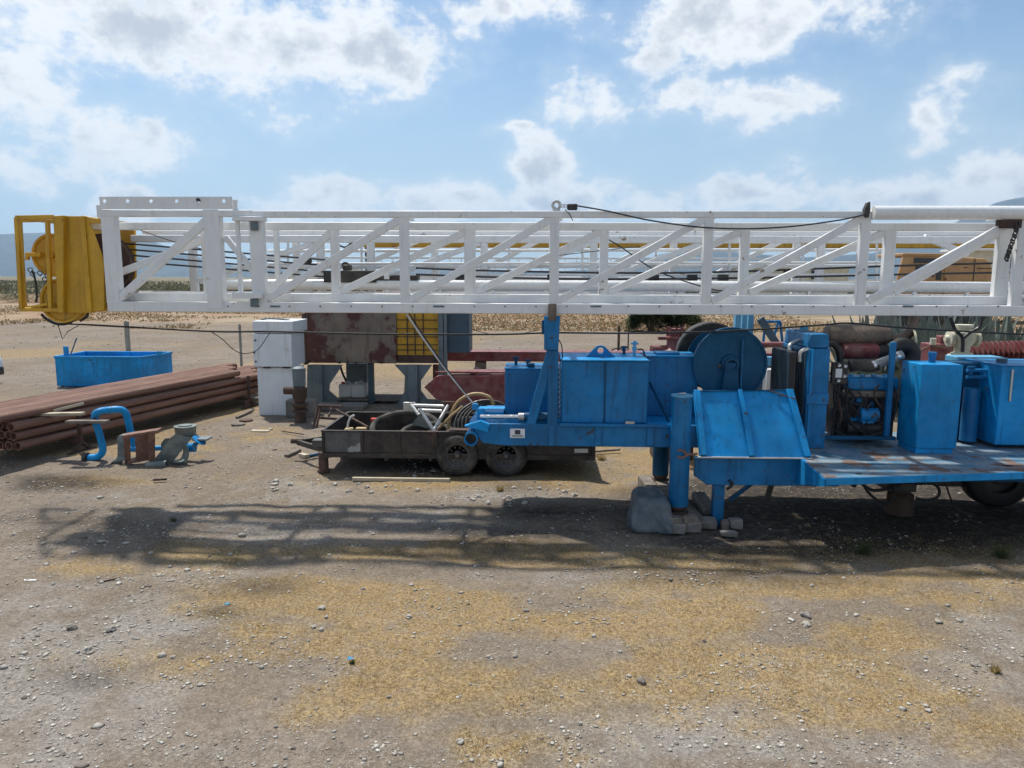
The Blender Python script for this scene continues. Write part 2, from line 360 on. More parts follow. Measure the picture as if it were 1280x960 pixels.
def masks(X, Y):
    near = np.clip((60 - Y) / 30, 0, 1)
    n = fbm(X, Y, .9, 3, 5) - .5; n2 = fbm(X, Y, 4.5, 9, 4) - .5
    g = np.clip((patches(X, Y, GRASS) + n * 1.5 + n2 * .9 + .02) * 2.2, 0, 1)
    rnd = np.clip((fbm(X, Y, .22, 21, 4) - .56) * 6 + n2 * 1.4, 0, 1)
    outside = ((Y > 13) | (np.abs(X) > Y * .75 + 1)).astype(float)
    g = np.maximum(g, rnd * outside * .8)
    p = np.clip((patches(X, Y, PALE) * .9 + n2 * 1.6 + n * .6 + .05) * 1.6, 0, 1)
    d = np.clip((patches(X, Y, STAIN_SHADE) + n * .9 + n2 * .5) * 1.7, 0, 1)
    far = np.clip((Y - 46 + (fbm(X, Y, .06, 5, 3) - .5) * 16) / 6, 0, 1)
    return g * near, p * near, d, far
def axis(bands):
    out = []
    for a, b, st in bands: out += list(np.arange(a, b, st))
    return np.array(out + [bands[-1][1]])
xp = axis([(0, 7, .07), (7, 14, .14), (14, 30, .5), (30, 80, 2), (80, 300, 10), (300, 1200, 60), (1200, 9800, 600)])
xs = np.concatenate([-xp[::-1][:-1], xp])
ys = axis([(-300, -60, 40), (-60, 0, 6), (0, 3.6, .6), (3.6, 9, .055), (9, 16, .09), (16, 30, .3), (30, 60, .8), (60, 160, 3), (160, 600, 20), (600, 9800, 400)])
GX, GY = np.meshgrid(xs, ys)
def hgt(X, Y):
    fade = np.clip((40 - np.abs(Y - 6)) / 20, .15, 1) * np.clip((60 - np.abs(X)) / 30, .15, 1)
    h = (fbm(X, Y, .55, 31, 4) - .5) * .10 + (fbm(X, Y, 3.5, 41, 4) - .5) * .045
    tr = np.exp(-((Y - 8.35 + .05 * X) / .16) ** 2) + np.exp(-((Y - 7.75 + .05 * X) / .2) ** 2)
    berm = np.clip((Y - 55) / 25, 0, 1) * np.clip((140 - Y) / 40, 0, 1) * (fbm(X, Y, .05, 77, 3) - .25) * 1.6
    return h * fade - .025 * tr * (np.abs(X) < 9) + np.maximum(berm, 0)
GZ = hgt(GX, GY)
ny, nx = GX.shape
idx = np.arange(nx * ny).reshape(ny, nx)
quads = np.stack([idx[:-1, :-1], idx[:-1, 1:], idx[1:, 1:], idx[1:, :-1]], -1).reshape(-1, 4)
me = bpy.data.meshes.new('ground'); me.from_pydata(np.stack([GX, GY, GZ], -1).reshape(-1, 3).tolist(), [], quads.tolist())
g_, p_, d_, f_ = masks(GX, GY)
ca = me.color_attributes.new('soil_shade', 'FLOAT_COLOR', 'POINT')
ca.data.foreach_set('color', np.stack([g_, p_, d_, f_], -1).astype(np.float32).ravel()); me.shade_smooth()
gm = bpy.data.materials.new('dirt_yard'); gm.use_nodes = True; t = NT(gm.node_tree); b = gm.node_tree.nodes['Principled BSDF']
co = t.n('ShaderNodeTexCoord').outputs['Object']; at_ = t.n('ShaderNodeAttribute', attribute_name='soil_shade')
sp = t.n('ShaderNodeSeparateColor'); t.put(sp.inputs[0], at_.outputs['Color'])
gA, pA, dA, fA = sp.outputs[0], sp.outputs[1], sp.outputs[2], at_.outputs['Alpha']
n1 = t.noise(co, 1.3, 3, .62); n2 = t.noise(co, 9, 3, .65); n3 = t.noise(co, 32, 4, .75); n4 = t.noise(co, 150, 2, .7)
dirt = t.mix(t.ss(n1, .3, .7), (.19, .152, .118), (.265, .22, .18))
dirt = t.mix(t.ss(t.noise(co, .33, 3, .6), .36, .58, 0, .85), dirt, (.175, .135, .09))
dirt = t.mix(t.ss(n2, .35, .72, 0, .6), dirt, (.115, .09, .07))
dirt = t.mix(t.ss(n3, .46, .32, 0, .75), dirt, (.085, .067, .052))
dirt = t.mix(t.ss(n3, .5, .68, 0, .7), dirt, (.33, .295, .255))
dirt = t.mix(t.ss(n4, .56, .66, 0, .65), dirt, (.40, .37, .33))
dirt = t.mix(t.ss(n4, .42, .34, 0, .6), dirt, (.08, .064, .05))
pale = t.mix(t.ss(n3, .4, .7), (.225, .205, .185), (.38, .355, .325))
c = t.mix(t.m('MULTIPLY', pA, .75), dirt, pale)
grs = t.mix(t.ss(n3, .34, .64), (.19, .125, .055), (.41, .295, .14))
c = t.mix(t.m('MULTIPLY', gA, t.m('MULTIPLY', t.ss(n2, .2, .62, .25, .9), t.ss(n4, .3, .6, .55, 1.))), c, grs)
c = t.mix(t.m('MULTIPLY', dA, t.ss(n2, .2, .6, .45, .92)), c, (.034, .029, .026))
# far field: reddish dry grass and olive scrub
nf = t.noise(co, .07, 3, .6); nf2 = t.noise(co, .35, 3, .6)
farc = t.mix(t.ss(nf, .35, .62), (.27, .17, .105), (.31, .245, .175))
farc = t.mix(t.ss(nf2, .5, .68, 0, .75), farc, (.13, .12, .065))
sy = t.n('ShaderNodeSeparateXYZ'); t.put(sy.inputs[0], co)
farc = t.mix(t.ss(sy.outputs[1], 95, 190, 0, .8), farc, t.mix(t.ss(nf, .4, .6), (.075, .085, .05), (.20, .17, .10)))
c = t.mix(fA, c, farc)
t.put(b.inputs['Base Color'], c); b.inputs['Roughness'].default_value = .95; b.inputs['Specular IOR Level'].default_value = .15
bp = t.n('ShaderNodeBump'); bp.inputs['Strength'].default_value = .9; bp.inputs['Distance'].default_value = .03
t.put(bp.inputs['Height'], t.m('ADD', t.m('ADD', t.m('MULTIPLY', n2, .9), t.m('MULTIPLY', n3, .5)), t.m('MULTIPLY', n4, .22))); t.put(b.inputs['Normal'], bp.outputs[0])
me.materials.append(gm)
ground = struct(bpy.data.objects.new('ground', me)); C.objects.link(ground)

# hills: a strip of ridges a few kilometres off
prof = [(-900, 318), (-500, 300), (-200, 296), (0, 292), (60, 290), (110, 303), (185, 297), (235, 318), (300, 333), (400, 338), (560, 336), (700, 338), (780, 332), (830, 316), (875, 308),
        (930, 316), (1010, 322), (1090, 316), (1150, 300), (1200, 275), (1245, 252), (1290, 243), (1380, 236), (1500, 255), (1700, 290), (2200, 320)]
HY = 6500.; vs = []; hn = 260; rows = 14
pxs = np.linspace(-900, 2200, hn); pys = np.interp(pxs, [q[0] for q in prof], [q[1] for q in prof])
for j in range(rows):
    tt = j / (rows - 1)
    for i in range(hn):
        q = at(pxs[i], pys[i], HY); X = q.x; top = q.z
        rough = (noise.fractal(Vector((X * .0016, j * .5, 3)), 1.0, 2.0, 5))
        k = math.sin(min(tt / .62, 1) * math.pi / 2) if tt <= .62 else math.cos((tt - .62) / .38 * math.pi / 2)
        side = noise.fractal(Vector((X * .0022, tt * 3, 9)), 1.0, 2.0, 5)
        z = top * k * (1 + .10 * side * (1 - k)) + rough * 14 * k
        vs.append((X * (1 + (tt - .62) * .3), HY + (tt - .62) * 2600, z - 6))
fs = [(j * hn + i, j * hn + i + 1, (j + 1) * hn + i + 1, (j + 1) * hn + i) for j in range(rows - 1) for i in range(hn - 1)]
hm = MB().add(vs, fs).build('hills', M['hill'], smooth=80); struct(hm)

# ------------------------------------------------------------------ loose ground cover
def inst_mesh(name, base_v, base_f, pos, scl, rot, col, material, tilt=None):
    """many small pieces joined into one mesh, with a colour of its own for each piece"""
    n = len(pos); bv = np.array(base_v); k = len(bv)
    jit = 1 + rng.uniform(-.28, .28, (n, k, 3)); V = bv[None] * jit * scl[:, None, :]
    if tilt is not None: V[:, :, 0] += V[:, :, 2] * tilt[:, None, 0]; V[:, :, 1] += V[:, :, 2] * tilt[:, None, 1]
    cs, sn = np.cos(rot)[:, None], np.sin(rot)[:, None]
    x = V[:, :, 0] * cs - V[:, :, 1] * sn; y = V[:, :, 0] * sn + V[:, :, 1] * cs
    V = np.stack([x, y, V[:, :, 2]], -1) + pos[:, None, :]
    F = np.array(base_f); m_ = F.shape[1]
    Fs = (F[None] + (np.arange(n) * k)[:, None, None]).reshape(-1, m_)
    me = bpy.data.meshes.new(name); me.vertices.add(n * k); me.vertices.foreach_set('co', V.astype(np.float32).ravel())
    me.loops.add(Fs.size); me.loops.foreach_set('vertex_index', Fs.astype(np.int32).ravel())
    me.polygons.add(len(Fs)); me.polygons.foreach_set('loop_start', np.arange(0, Fs.size, m_, dtype=np.int32))
    me.update(calc_edges=True); me.validate()
    a = me.color_attributes.new('tint', 'FLOAT_COLOR', 'POINT')
    cc = np.repeat(np.concatenate([col, np.ones((n, 1))], 1), k, 0); a.data.foreach_set('color', cc.astype(np.float32).ravel())
    me.materials.append(material); o = bpy.data.objects.new(name, me); C.objects.link(o); return o
def tintmat(name, rough, trans=0):
    m = bpy.data.materials.new(name); m.use_nodes = True; t = NT(m.node_tree); b = m.node_tree.nodes['Principled BSDF']
    a = t.n('ShaderNodeAttribute', attribute_name='tint'); co = t.n('ShaderNodeTexCoord').outputs['Object']
    t.put(b.inputs['Base Color'], t.mix(t.ss(t.noise(co, 60, 4), .35, .7, 0, .4), a.outputs['Color'], (.12, .10, .08)))
    b.inputs['Roughness'].default_value = rough; b.inputs['Specular IOR Level'].default_value = .2
    if trans:
        tr = t.n('ShaderNodeBsdfTranslucent'); t.put(tr.inputs[0], a.outputs['Color']); mx = t.n('ShaderNodeMixShader'); mx.inputs[0].default_value = trans
        out = m.node_tree.nodes['Material Output']; t.L.new(b.outputs[0], mx.inputs[1]); t.L.new(tr.outputs[0], mx.inputs[2]); t.L.new(mx.outputs[0], out.inputs[0])
    return m
M['stone'] = tintmat('stone_tint', .9); M['blade'] = tintmat('dry_blade', .8, .55); M['leaf'] = tintmat('leaf_tint', .6, .25)
def scatter(n, ymin, ymax, dens, spread=.74):
    """positions spread evenly over the view wedge, thinned by a density function"""
    Y = ymin * (ymax / ymin) ** rng.random(n * 3); X = (rng.random(n * 3) * 2 - 1) * (Y * spread + .5) - Y * .035
    k = rng.random(n * 3) < dens(X, Y); return X[k][:n], Y[k][:n]
# gravel
def dens_g(X, Y):
    g, p, d, f = masks(X, Y); return np.clip(.16 + p * .9 - g * .15 + (fbm(X, Y, 1.7, 61, 4) - .55) * 2.4, .01, 1)
X, Y = scatter(52000, 4.0, 42, dens_g); n = len(X)
sz = .0022 + .011 * rng.random(n) ** 7 * (1 + Y / 14) + .00045 * Y; sz *= np.where(rng.random(n) < .025, 2.2, 1)
octv = [(1, 0, 0), (-1, 0, 0), (0, 1, 0), (0, -1, 0), (.45, .4, .72), (-.5, .3, .68), (.05, -.5, .75), (0, 0, -.5)]
bmo = bmesh.new(); [bmo.verts.new(q) for q in octv]; bmesh.ops.convex_hull(bmo, input=bmo.verts); bmo.verts.ensure_lookup_table(); bmesh.ops.triangulate(bmo, faces=bmo.faces)
bmo.verts.index_update(); BV = [tuple(v.co) for v in bmo.verts]; BF = [[v.index for v in f.verts] for f in bmo.faces]; bmo.free()
scl = sz[:, None] * np.stack([1 + .5 * rng.random(n), .8 + .4 * rng.random(n), .35 + .3 * rng.random(n)], -1)
tone = rng.random(n); base = np.where((tone < .58)[:, None], np.array([.47, .44, .39]), np.where((tone < .90)[:, None], np.array([.36, .33, .29]), np.array([.20, .17, .145])))
base = base * (.75 + .5 * rng.random((n, 1)))
gv = inst_mesh('gravel', BV, BF, np.stack([X, Y, hgt(X, Y) + sz * .15], -1), scl, rng.random(n) * 6.28, np.clip(base, 0, .75), M['stone'])
tag(gv, 'loose pale and grey gravel scattered over the dirt yard', 'gravel', kind='stuff')
# dry grass
def dens_b(X, Y):
    g, p, d, f = masks(X, Y); return g ** 1.3 * np.clip(.35 + (fbm(X, Y, 6, 91, 3) - .35) * 2.2, .05, 1) + .004
X, Y = scatter(100000, 4.0, 20, dens_b); n = len(X)
ln = (.006 + .014 * rng.random(n)) * (.8 + .5 * fbm(X, Y, 1.1, 15, 3)); wd = .0020 + .0009 * rng.random(n) + .0002 * Y
scl = np.stack([wd, wd, ln], -1)
BL = [(-1, 0, 0), (1, 0, 0), (.6, .4, .6), (0, 1.2, 1)]
tl = rng.normal(0, .75, (n, 2))
th = rng.random(n); col = np.where((th < .72)[:, None], np.array([.48, .35, .165]), np.where((th < .97)[:, None], np.array([.40, .29, .14]), np.array([.26, .22, .10]))) * (.75 + .5 * rng.random((n, 1)))
gr = inst_mesh('dry_grass', BL, [(0, 1, 2), (0, 2, 3)], np.stack([X, Y, hgt(X, Y) - .002], -1), scl, rng.random(n) * 6.28, col, M['blade'], tl)
tag(gr, 'short yellow dry grass growing in patches on the dirt yard', 'grass', kind='stuff')
# green and straw tufts near the rig
def tuft(px, py, h, nb, green, label):
    c = atz(px, py); n = nb; r = h * .55
    pos = np.stack([c.x + rng.normal(0, r * .4, n), c.y + rng.normal(0, r * .3, n), np.full(n, 0.)], -1); pos[:, 2] = hgt(pos[:, 0], pos[:, 1]) - .004
    ln = h * (.5 + .6 * rng.random(n)); wdt = np.full(n, .0045)
    col = (np.array([.10, .13, .05]) if green else np.array([.36, .27, .12])) * (.7 + .6 * rng.random((n, 1)))
    o = inst_mesh('grass_tuft', BL, [(0, 1, 2), (0, 2, 3)], pos, np.stack([wdt, wdt, ln], -1), rng.random(n) * 6.28, col, M['blade'], rng.normal(0, .45, (n, 2)))
    o.data.transform(Matrix.Translation((-c.x, -c.y, 0))); o.location = (c.x, c.y, 0)
    return tag(o, label, 'grass tuft')
tuft(1080, 692, .16, 160, True, 'dark green weed tuft in the shade below the blue walkway')
tuft(1252, 695, .20, 130, True, 'grey green weed tuft at the right edge of the shaded ground')
tuft(217, 651, .07, 90, True, 'small green weed in the shadow of the yellow crown block')
tuft(1245, 840, .07, 120, False, 'straw coloured tuft on the pale dirt at far right')
tuft(440, 830, .04, 90, True, 'tiny green weed in the middle of the yellow grass patch')
tuft(752, 575, .14, 140, False, 'straw tuft beside the rear end of the black trailer')
tuft(625, 615, .10, 140, False, 'brown dry weed just in front of the rear trailer wheel')
# single stones
def stone_mesh(seed):
    r = random.Random(seed); bm = bmesh.new(); bmesh.ops.create_icosphere(bm, subdivisions=2, radius=1)
    for v in bm.verts:
        q = v.co.copy(); v.co *= 1 + .55 * noise.fractal(q * 1.5 + Vector((seed * 3.1, 0, 0)), 1, 2, 3); v.co.z *= .6
    me = bpy.data.meshes.new('stone'); bm.to_mesh(me); bm.free(); me.shade_smooth(); me.set_sharp_from_angle(angle=R(18)); return me
SM = {}
for k, (nm, cl) in enumerate((('pale', (.46, .43, .385)), ('grey', (.30, .275, .25)), ('dark', (.16, .14, .125)))):
    mt = mat('stone_' + nm, cl, .9, var=.3, vs=8, dust=((.33, .28, .22), .4), bump=.6, bs=25)
    SM[nm] = [stone_mesh(k * 5 + j) for j in range(4)]
    for q in SM[nm]: q.materials.append(mt)
def stone(px, py, wpx, kind, label, group=None):
    c = atz(px, py); r = wpx * (c.y / FPX) * .5
    o = bpy.data.objects.new('stone', random.choice(SM[kind])); C.objects.link(o)
    o.location = (c.x, c.y, float(hgt(np.array([c.x]), np.array([c.y]))[0]) + r * .35); o.scale = (r, r * .9, r * .9); o.rotation_euler.z = random.random() * 6.28
    return tag(o, label, 'stone', group)
for a in [(1007, 772, 13, 'grey', 'round grey stone, farther of the two close together in the grass at right'), (1007, 784, 12, 'pale', 'pale grey stone, nearer of the two close together in the grass at right'),
          (802, 855, 13, 'dark', 'dark lone stone at the edge of bare dirt in the foreground'), (403, 765, 9, 'pale', 'upright pale stone on the left part of the yellow grass'),
          (511, 772, 9, 'pale', 'small pale stone in the middle of the yellow grass patch'), (139, 789, 14, 'grey', 'biggest grey stone on the gravelly dirt at left'),
          (90, 787, 13, 'dark', 'dark stone left of the biggest grey stone'), (203, 820, 12, 'pale', 'chalky white stone on the gravelly dirt at left'),
          (109, 813, 12, 'pale', 'broad pale stone among gravel near the left edge'), (302, 666, 10, 'grey', 'grey stone lying in the mast shadow'),
          (575, 933, 11, 'pale', 'bright pale stone near the bottom edge of the picture'), (1218, 832, 9, 'grey', 'grey stone on the bare dirt at far right'),
          (880, 805, 6, 'dark', 'tiny dark stone in the grass right of centre')]: stone(*a)
for i in range(46):
    px, py = random.uniform(5, 420), random.uniform(660, 950)
    stone(px, py, random.uniform(4.5, 8), random.choice(['pale', 'pale', 'pale', 'grey', 'dark']), 'small loose stone on the gravelly left part of the dirt yard', 'loose stones on the left of the yard')
for i in range(24):
    px, py = random.uniform(440, 1270), random.uniform(720, 950)
    stone(px, py, random.uniform(5, 8), random.choice(['pale', 'pale', 'grey']), 'small loose stone on the open dirt in the foreground', 'loose stones in the foreground')
for i in range(30):
    px, py = (random.uniform(330, 560), random.uniform(592, 618)) if i % 2 else (random.uniform(590, 760), random.uniform(606, 632))
    stone(px, py, random.uniform(4.5, 8.5), 'pale', 'whitish rubble stone on the ground in front of the black trailer', 'rubble in front of the trailer')
# ------------------------------------------------------------------ the white mast
YA, YB, YC, YD = 9.9, 10.15, 11.2, 11.5
def zat(py, Y, px=690): return at(px, py, Y).z
def xat(px, py, Y): return at(px, py, Y).x
XR = 11.2
mast = thing('rig_mast', (0, 10.7, zat(392, YA)), 'long white lattice mast lying level over the blue rig, yellow crown at left end', 'mast')
def chord(x0, x1, y0, y1, Y, dep, name='chord', m='white'):
    return MB().box(x0, x1, Y, Y + dep, zat(y1, Y), zat(y0, Y)).build(name, M[m], mast, .012)
def vert(px, wpx, y0, y1, Y, dep=.1, name='upright'):
    hw = wpx / 2 * Y / FPX; x = xat(px, (y0 + y1) / 2, Y)
    return MB().box(x - hw, x + hw, Y + .004, Y + .004 + dep, zat(y1, Y), zat(y0, Y)).build(name, M['white'], mast, .01)
def diag(p, q, Y, wpx=8, dep=.07, off=.012):
    a, b = at(*p, Y + off + dep / 2), at(*q, Y + off + dep / 2)
    return MB().bar(a, b, dep, wpx * Y / FPX).build('diagonal_brace', M['white'], mast, .008)
# near face of the outer section
XL = xat(128, 330, YA); X330 = xat(318, 330, YA)
chord(X330, XR, 263.5, 272, YA, .11); chord(XL + .02, XR, 379.5, 392.5, YA, .14)
Av = [505, 693, 885, 1080, 1276, 1474, 1672]
for x in Av: vert(x, 11.5, 271, 381, YA)
vert(321, 17, 264, 384, YA, .13, 'upright')
for a, b in zip([326] + Av[:-1], Av): diag((a + 4, 377), (b - 3, 273), YA, 9)
# left head frame
vert(137, 17, 262, 381, YA, .14); vert(266, 20, 262, 389, YA - .01, .15)
chord(XL + .02, X330, 262.5, 271, YA, .12)
diag((146, 377), (263, 272), YA, 10)
diag((282, 296), (320, 343), YA + .05, 7)
vert(298, 5, 276, 370, YA + .02, .05, 'guide_rod')
for py0, py1 in ((270.5, 276), (366, 373)):
    MB().pbox(290, 327, py0, py1, YA - .06, .2).build('guide_bracket', M['white'], mast, .006)
for py0, py1 in ((277, 288), (374, 383)):
    q = at(317, (py0 + py1) / 2, YA - .05); MB().box(q.x - .05, q.x + .05, q.y, q.y + .05, q.z - .055, q.z + .055).build('lock_block', M['grey'], mast, .01)
# holed gusset plate on top of the head frame
zt, zb = zat(246, YA, 200), zat(261.5, YA, 200); hx = [xat(p, 250, YA) for p in (131, 160, 189, 221, 249, 280)]
x0, x1 = xat(125, 250, YA), xat(290, 250, YA); mb = MB(); cuts = [x0] + [(a + b) / 2 for a, b in zip(hx, hx[1:])] + [x1]
for i, cx in enumerate(hx): mb.holed(cuts[i], cuts[i + 1], zb, zt, YA - .015, YA + .01, cx, zb + (zt - zb) * .66, .026)
mb.build('gusset_plate', M['white'], mast, 0)
MB().pbox(120.5, 127, 256, 272, YA + .02, .05).build('stop_lug', M['white'], mast, .006)
MB().pbox(290, 296, 249, 262, YA + .02, .05).build('stop_lug', M['white'], mast, .006)
q = at(249, 250, YA); MB().cyl((q.x, YA - .05, q.z), (q.x, YA + .03, q.z), .022, 10).build('pin', M['black'], mast)
# inner section, near face
XBL = xat(106, 330, YB)
chord(XBL, XR, 278, 288, YB, .11); chord(XBL + .05, XR, 368, 379, YB, .11)
Bv = [(418, 10), (587, 13.5), (755, 10.5), (931, 11), (1112, 13), (1255, 16), (1440, 12), (1620, 12)]
for x, wv in Bv: vert(x, wv, 287, 370, YB)
vert(258, 12, 287, 370, YB, .12); vert(345, 6, 287, 350, YB + .3, .08)
for (a, b) in zip([330] + [v[0] for v in Bv[:-1]], [v[0] for v in Bv]): diag((a + 5, 366), (b - 3, 289), YB, 8.5)
diag((108, 357), (258, 299), YB, 8.5)
# far faces
chord(xat(165, 330, YC), XR, 294.5, 303.5, YC, .11); chord(xat(165, 330, YC), XR, 366, 371, YC, .11)
for x in (240, 400, 463, 605, 742, 882, 1026): vert(x, 9, 302, 368, YC)
for a, b in ((250, 392), (470, 600), (612, 738), (748, 878), (888, 1022)): diag((a, 352), (b, 304), YC, 6.5)
diag((1155, 296), (1210, 318), YC, 7)
chord(xat(180, 330, YD), XR, 288.5, 293.5, YD, .12); chord(xat(180, 330, YD), XR, 371, 377.5, YD, .12)
for x in (370, 543, 690, 842, 996): vert(x, 8, 292, 373, YD)
MB().box(xat(330, 323, YD), xat(1000, 323, YD), YD + .02, YD + .06, zat(324, YD), zat(321.5, YD)).build('side_rail', M['white'], mast, .005)
for x in (300, 505, 700, 893, 1085, 1268):                                  # cross members tying the two sides
    xa = xat(x, 383, YA); MB().box(xa - .04, xa + .04, YA + .145, YD - .002, zat(391, YA), zat(384, YA)).build('cross_member', M['white'], mast, .006)
    MB().box(xa - .035, xa + .035, YA + .115, YB + .5, zat(271, YA), zat(265, YA)).build('cross_member', M['white'], mast, .006)
for a, b in ((376, 538), (549, 686), (696, 838), (848, 992)): diag((a, 366), (b, 294), YD, 6)
for py, Y_, r_ in ((313, 11.35, .022), (333, 11.3, .03), (329, 10.95, .018), (344, 11.25, .02)):
    MB().tube([at(335, py + 1, Y_), at(700, py, Y_), at(1105, py - .5, Y_)], r_, 8).build('guide_tube', M['white'], mast)
for px in np.arange(360, 1110, 92):
    a_, b_ = at(px, 304, YC + .05), at(px, 366, YC + .05); MB().cyl(a_, b_, .018, 8).build('hanger_rod', M['white'], mast)
# hydraulic cylinders
mb = MB(); zc = zat(357, 10.8); rc = .078
mb.cyl((xat(285, 357, 10.8), 10.8, zc), (XR, 10.8, zc), rc, 24); mb.build('telescoping_cylinder', M['white_cyl'], mast)
for px in np.arange(352, 1270, 66):
    xx = xat(px, 365, 10.72); MB().box(xx - .025, xx + .025, 10.72, 10.78, zat(370, 10.72), zat(363, 10.72)).build('cylinder_clamp', M['white'], mast, .004)
zc = zat(266, YA); ram = MB().cyl((xat(1090, 266, YA), YA - .02, zc), (XR, YA - .02, zc), .088, 28).build('raising_ram', M['white_cyl'], mast)
MB().pprism([(1083, 271), (1081, 262), (1085, 253), (1088, 252), (1088, 262), (1086, 272)], YA - .06, .08).build('ram_clevis', M['black'], ram)
MB().pbox(1252, 1278, 274, 285, YA - .05, .14).build('ram_mount', M['rust_d'], ram, .01)
mb = MB(); pts = pspline([(1272, 280), (1268, 295), (1262, 312), (1258, 324)], YA - .06, 5)
for i, p in enumerate(pts): mb.tube([p + Vector((.022 * math.cos(a), .022 * math.sin(a) * (i % 2), .03 * math.sin(a) + 0)) for a in np.linspace(0, 6.28, 9)[:-1]], .008, 5, closed=True)
mb.build('chain', M['black'], mast)
# drilling lines inside the mast
k = 0
for (y0, y1, y2) in ((303, 326, 341), (310, 333, 342), (317, 341, 348), (325, 347, 349)):
    MB().tube([at(140, y0, 10.75 + k * .05), at(420, y1, 10.8 + k * .04)], .014, 6).build('drilling_line', M['rope'], mast); k += 1
for pts in ([(520, 335), (600, 338), (760, 341), (900, 340), (1130, 332), (1290, 328)], [(520, 343), (700, 348.5), (900, 348), (1130, 343), (1290, 340)]):
    MB().tube(pspline(pts, 10.85, 4), .0165, 6).build('drilling_line', M['rope'], mast)
MB().tube(pspline([(176, 288), (220, 303), (256, 312)], 10.6, 4), .006, 5).build('drilling_line', M['rope'], mast)
MB().tube(pspline([(738, 287), (775, 308), (820, 338), (880, 359), (905, 364)], 10.5, 5), .009, 5).build('drilling_line', M['rope'], mast)
MB().tube(pspline([(665, 325), (700, 319), (800, 308)], 11.0, 4), .006, 5).build('drilling_line', M['rope'], mast)
tb = MB(); tb.pbox(404, 470, 338, 353, 10.7, .3); tb.pbox(470, 522, 344, 351, 10.75, .22); tb.pbox(428, 436, 331, 340, 10.72, .2)
tbo = tb.build('travelling_block', M['black'], mast, .012)
for px in (432, 385, 492):
    q = at(px, 332 if px != 385 else 326, 10.8); MB().lathe((q.x, 10.76, q.z), (0, 1, 0), [(0, 0), (0, .05), (.02, .055), (.06, .055), (.08, .05), (.08, 0)], 14).build('sheave', M['black'], tbo)
MB().pbox(480, 486, 336, 349, 10.68, .05).build('block_plate', M['white'], tbo)
for px in (575, 690, 818, 866, 905):
    MB().pbox(px - 6, px + 6, 343, 351, 10.84, .12).build('line_guide', M['black'], mast, .006)
# eye and rope clamp on the top chord
q = at(695.5, 256.5, YA + .05); mb = MB()
mb.tube([q + Vector((.048 * math.cos(a), 0, .048 * math.sin(a))) for a in np.linspace(0, 6.283, 19)[:-1]], .021, 8, closed=True)
mb.box(q.x - .05, q.x + .05, q.y - .02, q.y + .02, q.z - .1, q.z - .045); eye = mb.build('lifting_eye', M['steel'], mast)
mb = MB()
for px in (703, 706.5): 
    p = at(px, 257.5, YA + .05); mb.tube([p + Vector((.024 * math.cos(a), .01 * math.sin(a), .018 * math.sin(a))) for a in np.linspace(0, 6.283, 13)[:-1]], .007, 6, closed=True)
mb.build('shackle', M['steel'], eye)
mb = MB(); mb.pbox(709, 722, 254.5, 262.5, YA + .02, .06); mb.build('rope_clamp', M['black'], eye, .015)
MB().tube(pspline([(720, 257), (760, 264), (810, 275), (870, 283.5), (930, 286), (990, 283), (1050, 275), (1086, 267)], YA - .04, 6), .0105, 6).build('guy_rope', M['rope'], mast)
MB().tube(pspline([(706, 262), (712, 268), (716, 276)], YA - .03, 4), .006, 5).build('rope_tail', M['rope'], mast)
# bolts along the bottom chord
mb = MB()
for px in np.arange(285, 1290, 38.5):
    p = at(px, 383, YA); mb.cyl((p.x, YA - .012, p.z), (p.x, YA + .01, p.z), .012, 6)
for px in (344, 548, 745, 1135):
    p = at(px, 383, YA); mb.box(p.x - .07, p.x + .07, YA - .006, YA + .01, p.z - .012, p.z + .012)
mb.build('bolts', M['grey'], mast, kind='stuff')

# yellow crown block
crown = MB().pprism([(66, 270), (79, 269), (79, 391), (72, 391)], YA + .02, .14).build('crown_block', M['yellow'], mast, .01)
MB().pbox(79, 106, 270, 391, YA + .10, .05).build('face_plate', M['yellow'], crown, .006)
MB().pprism([(103, 269), (110, 271), (130, 275), (130, 279), (111, 279), (130, 330), (130, 388), (106, 391)], YA + .03, .05).build('side_plate', M['yellow'], crown, .006)
MB().pbox(104, 110, 270, 391, YA + .0, .09).build('plate_flange', M['yellow'], crown, .006)
MB().pprism([(112, 280), (132, 283), (168, 288), (170, 388), (108, 390), (118, 335)], YD - .25, .05).build('side_plate', M['yellow'], crown, .006)
MB().box(xat(82, 330, YA), xat(112, 330, YA), YA + .16, YD - .26, zat(275, YA), zat(270.5, YA)).build('top_plate', M['yellow'], crown, .006)
MB().box(xat(82, 330, YA), xat(150, 330, YA), YA + .16, YD - .26, zat(389.5, YA), zat(384, YA)).build('bottom_plate', M['yellow'], crown, .006)
for i in range(5):
    yy = YA + .35 + i * .2; q = at(128, 330, yy)
    MB().lathe((q.x, yy, q.z), (0, 1, 0), [(0, .0), (0, .40), (.02, .42), (.04, .37), (.07, .37), (.09, .42), (.11, .40), (.11, 0)], 36).build('sheave', M['rust_d'], crown)
for (cx, cy, r, yy) in ((66, 319, .30, YA + .35), (77, 376, .305, YA + .16)):
    q = at(cx, cy, yy); s_ = MB().lathe((q.x, yy, q.z), (0, 1, 0), [(0, 0), (0, r * .25), (.015, r * .28), (.015, r * .85), (-.01, r * .9), (-.01, r), (.02, r), (.05, r * .9), (.09, r * .9), (.12, r), (.15, r), (.15, 0)], 40)
    s_.build('line_sheave', M['yellow'], crown)
    MB().cyl((q.x, yy - .06, q.z), (q.x, yy + .2, q.z), .045, 14).build('sheave_pin', M['yellow'], crown)
mb = MB(); mb.pbox(31, 50, 315.5, 321, YA + .28, .05); mb.pbox(31, 35, 321, 325, YA + .28, .05); mb.build('keeper_arm', M['yellow'], crown, .006)
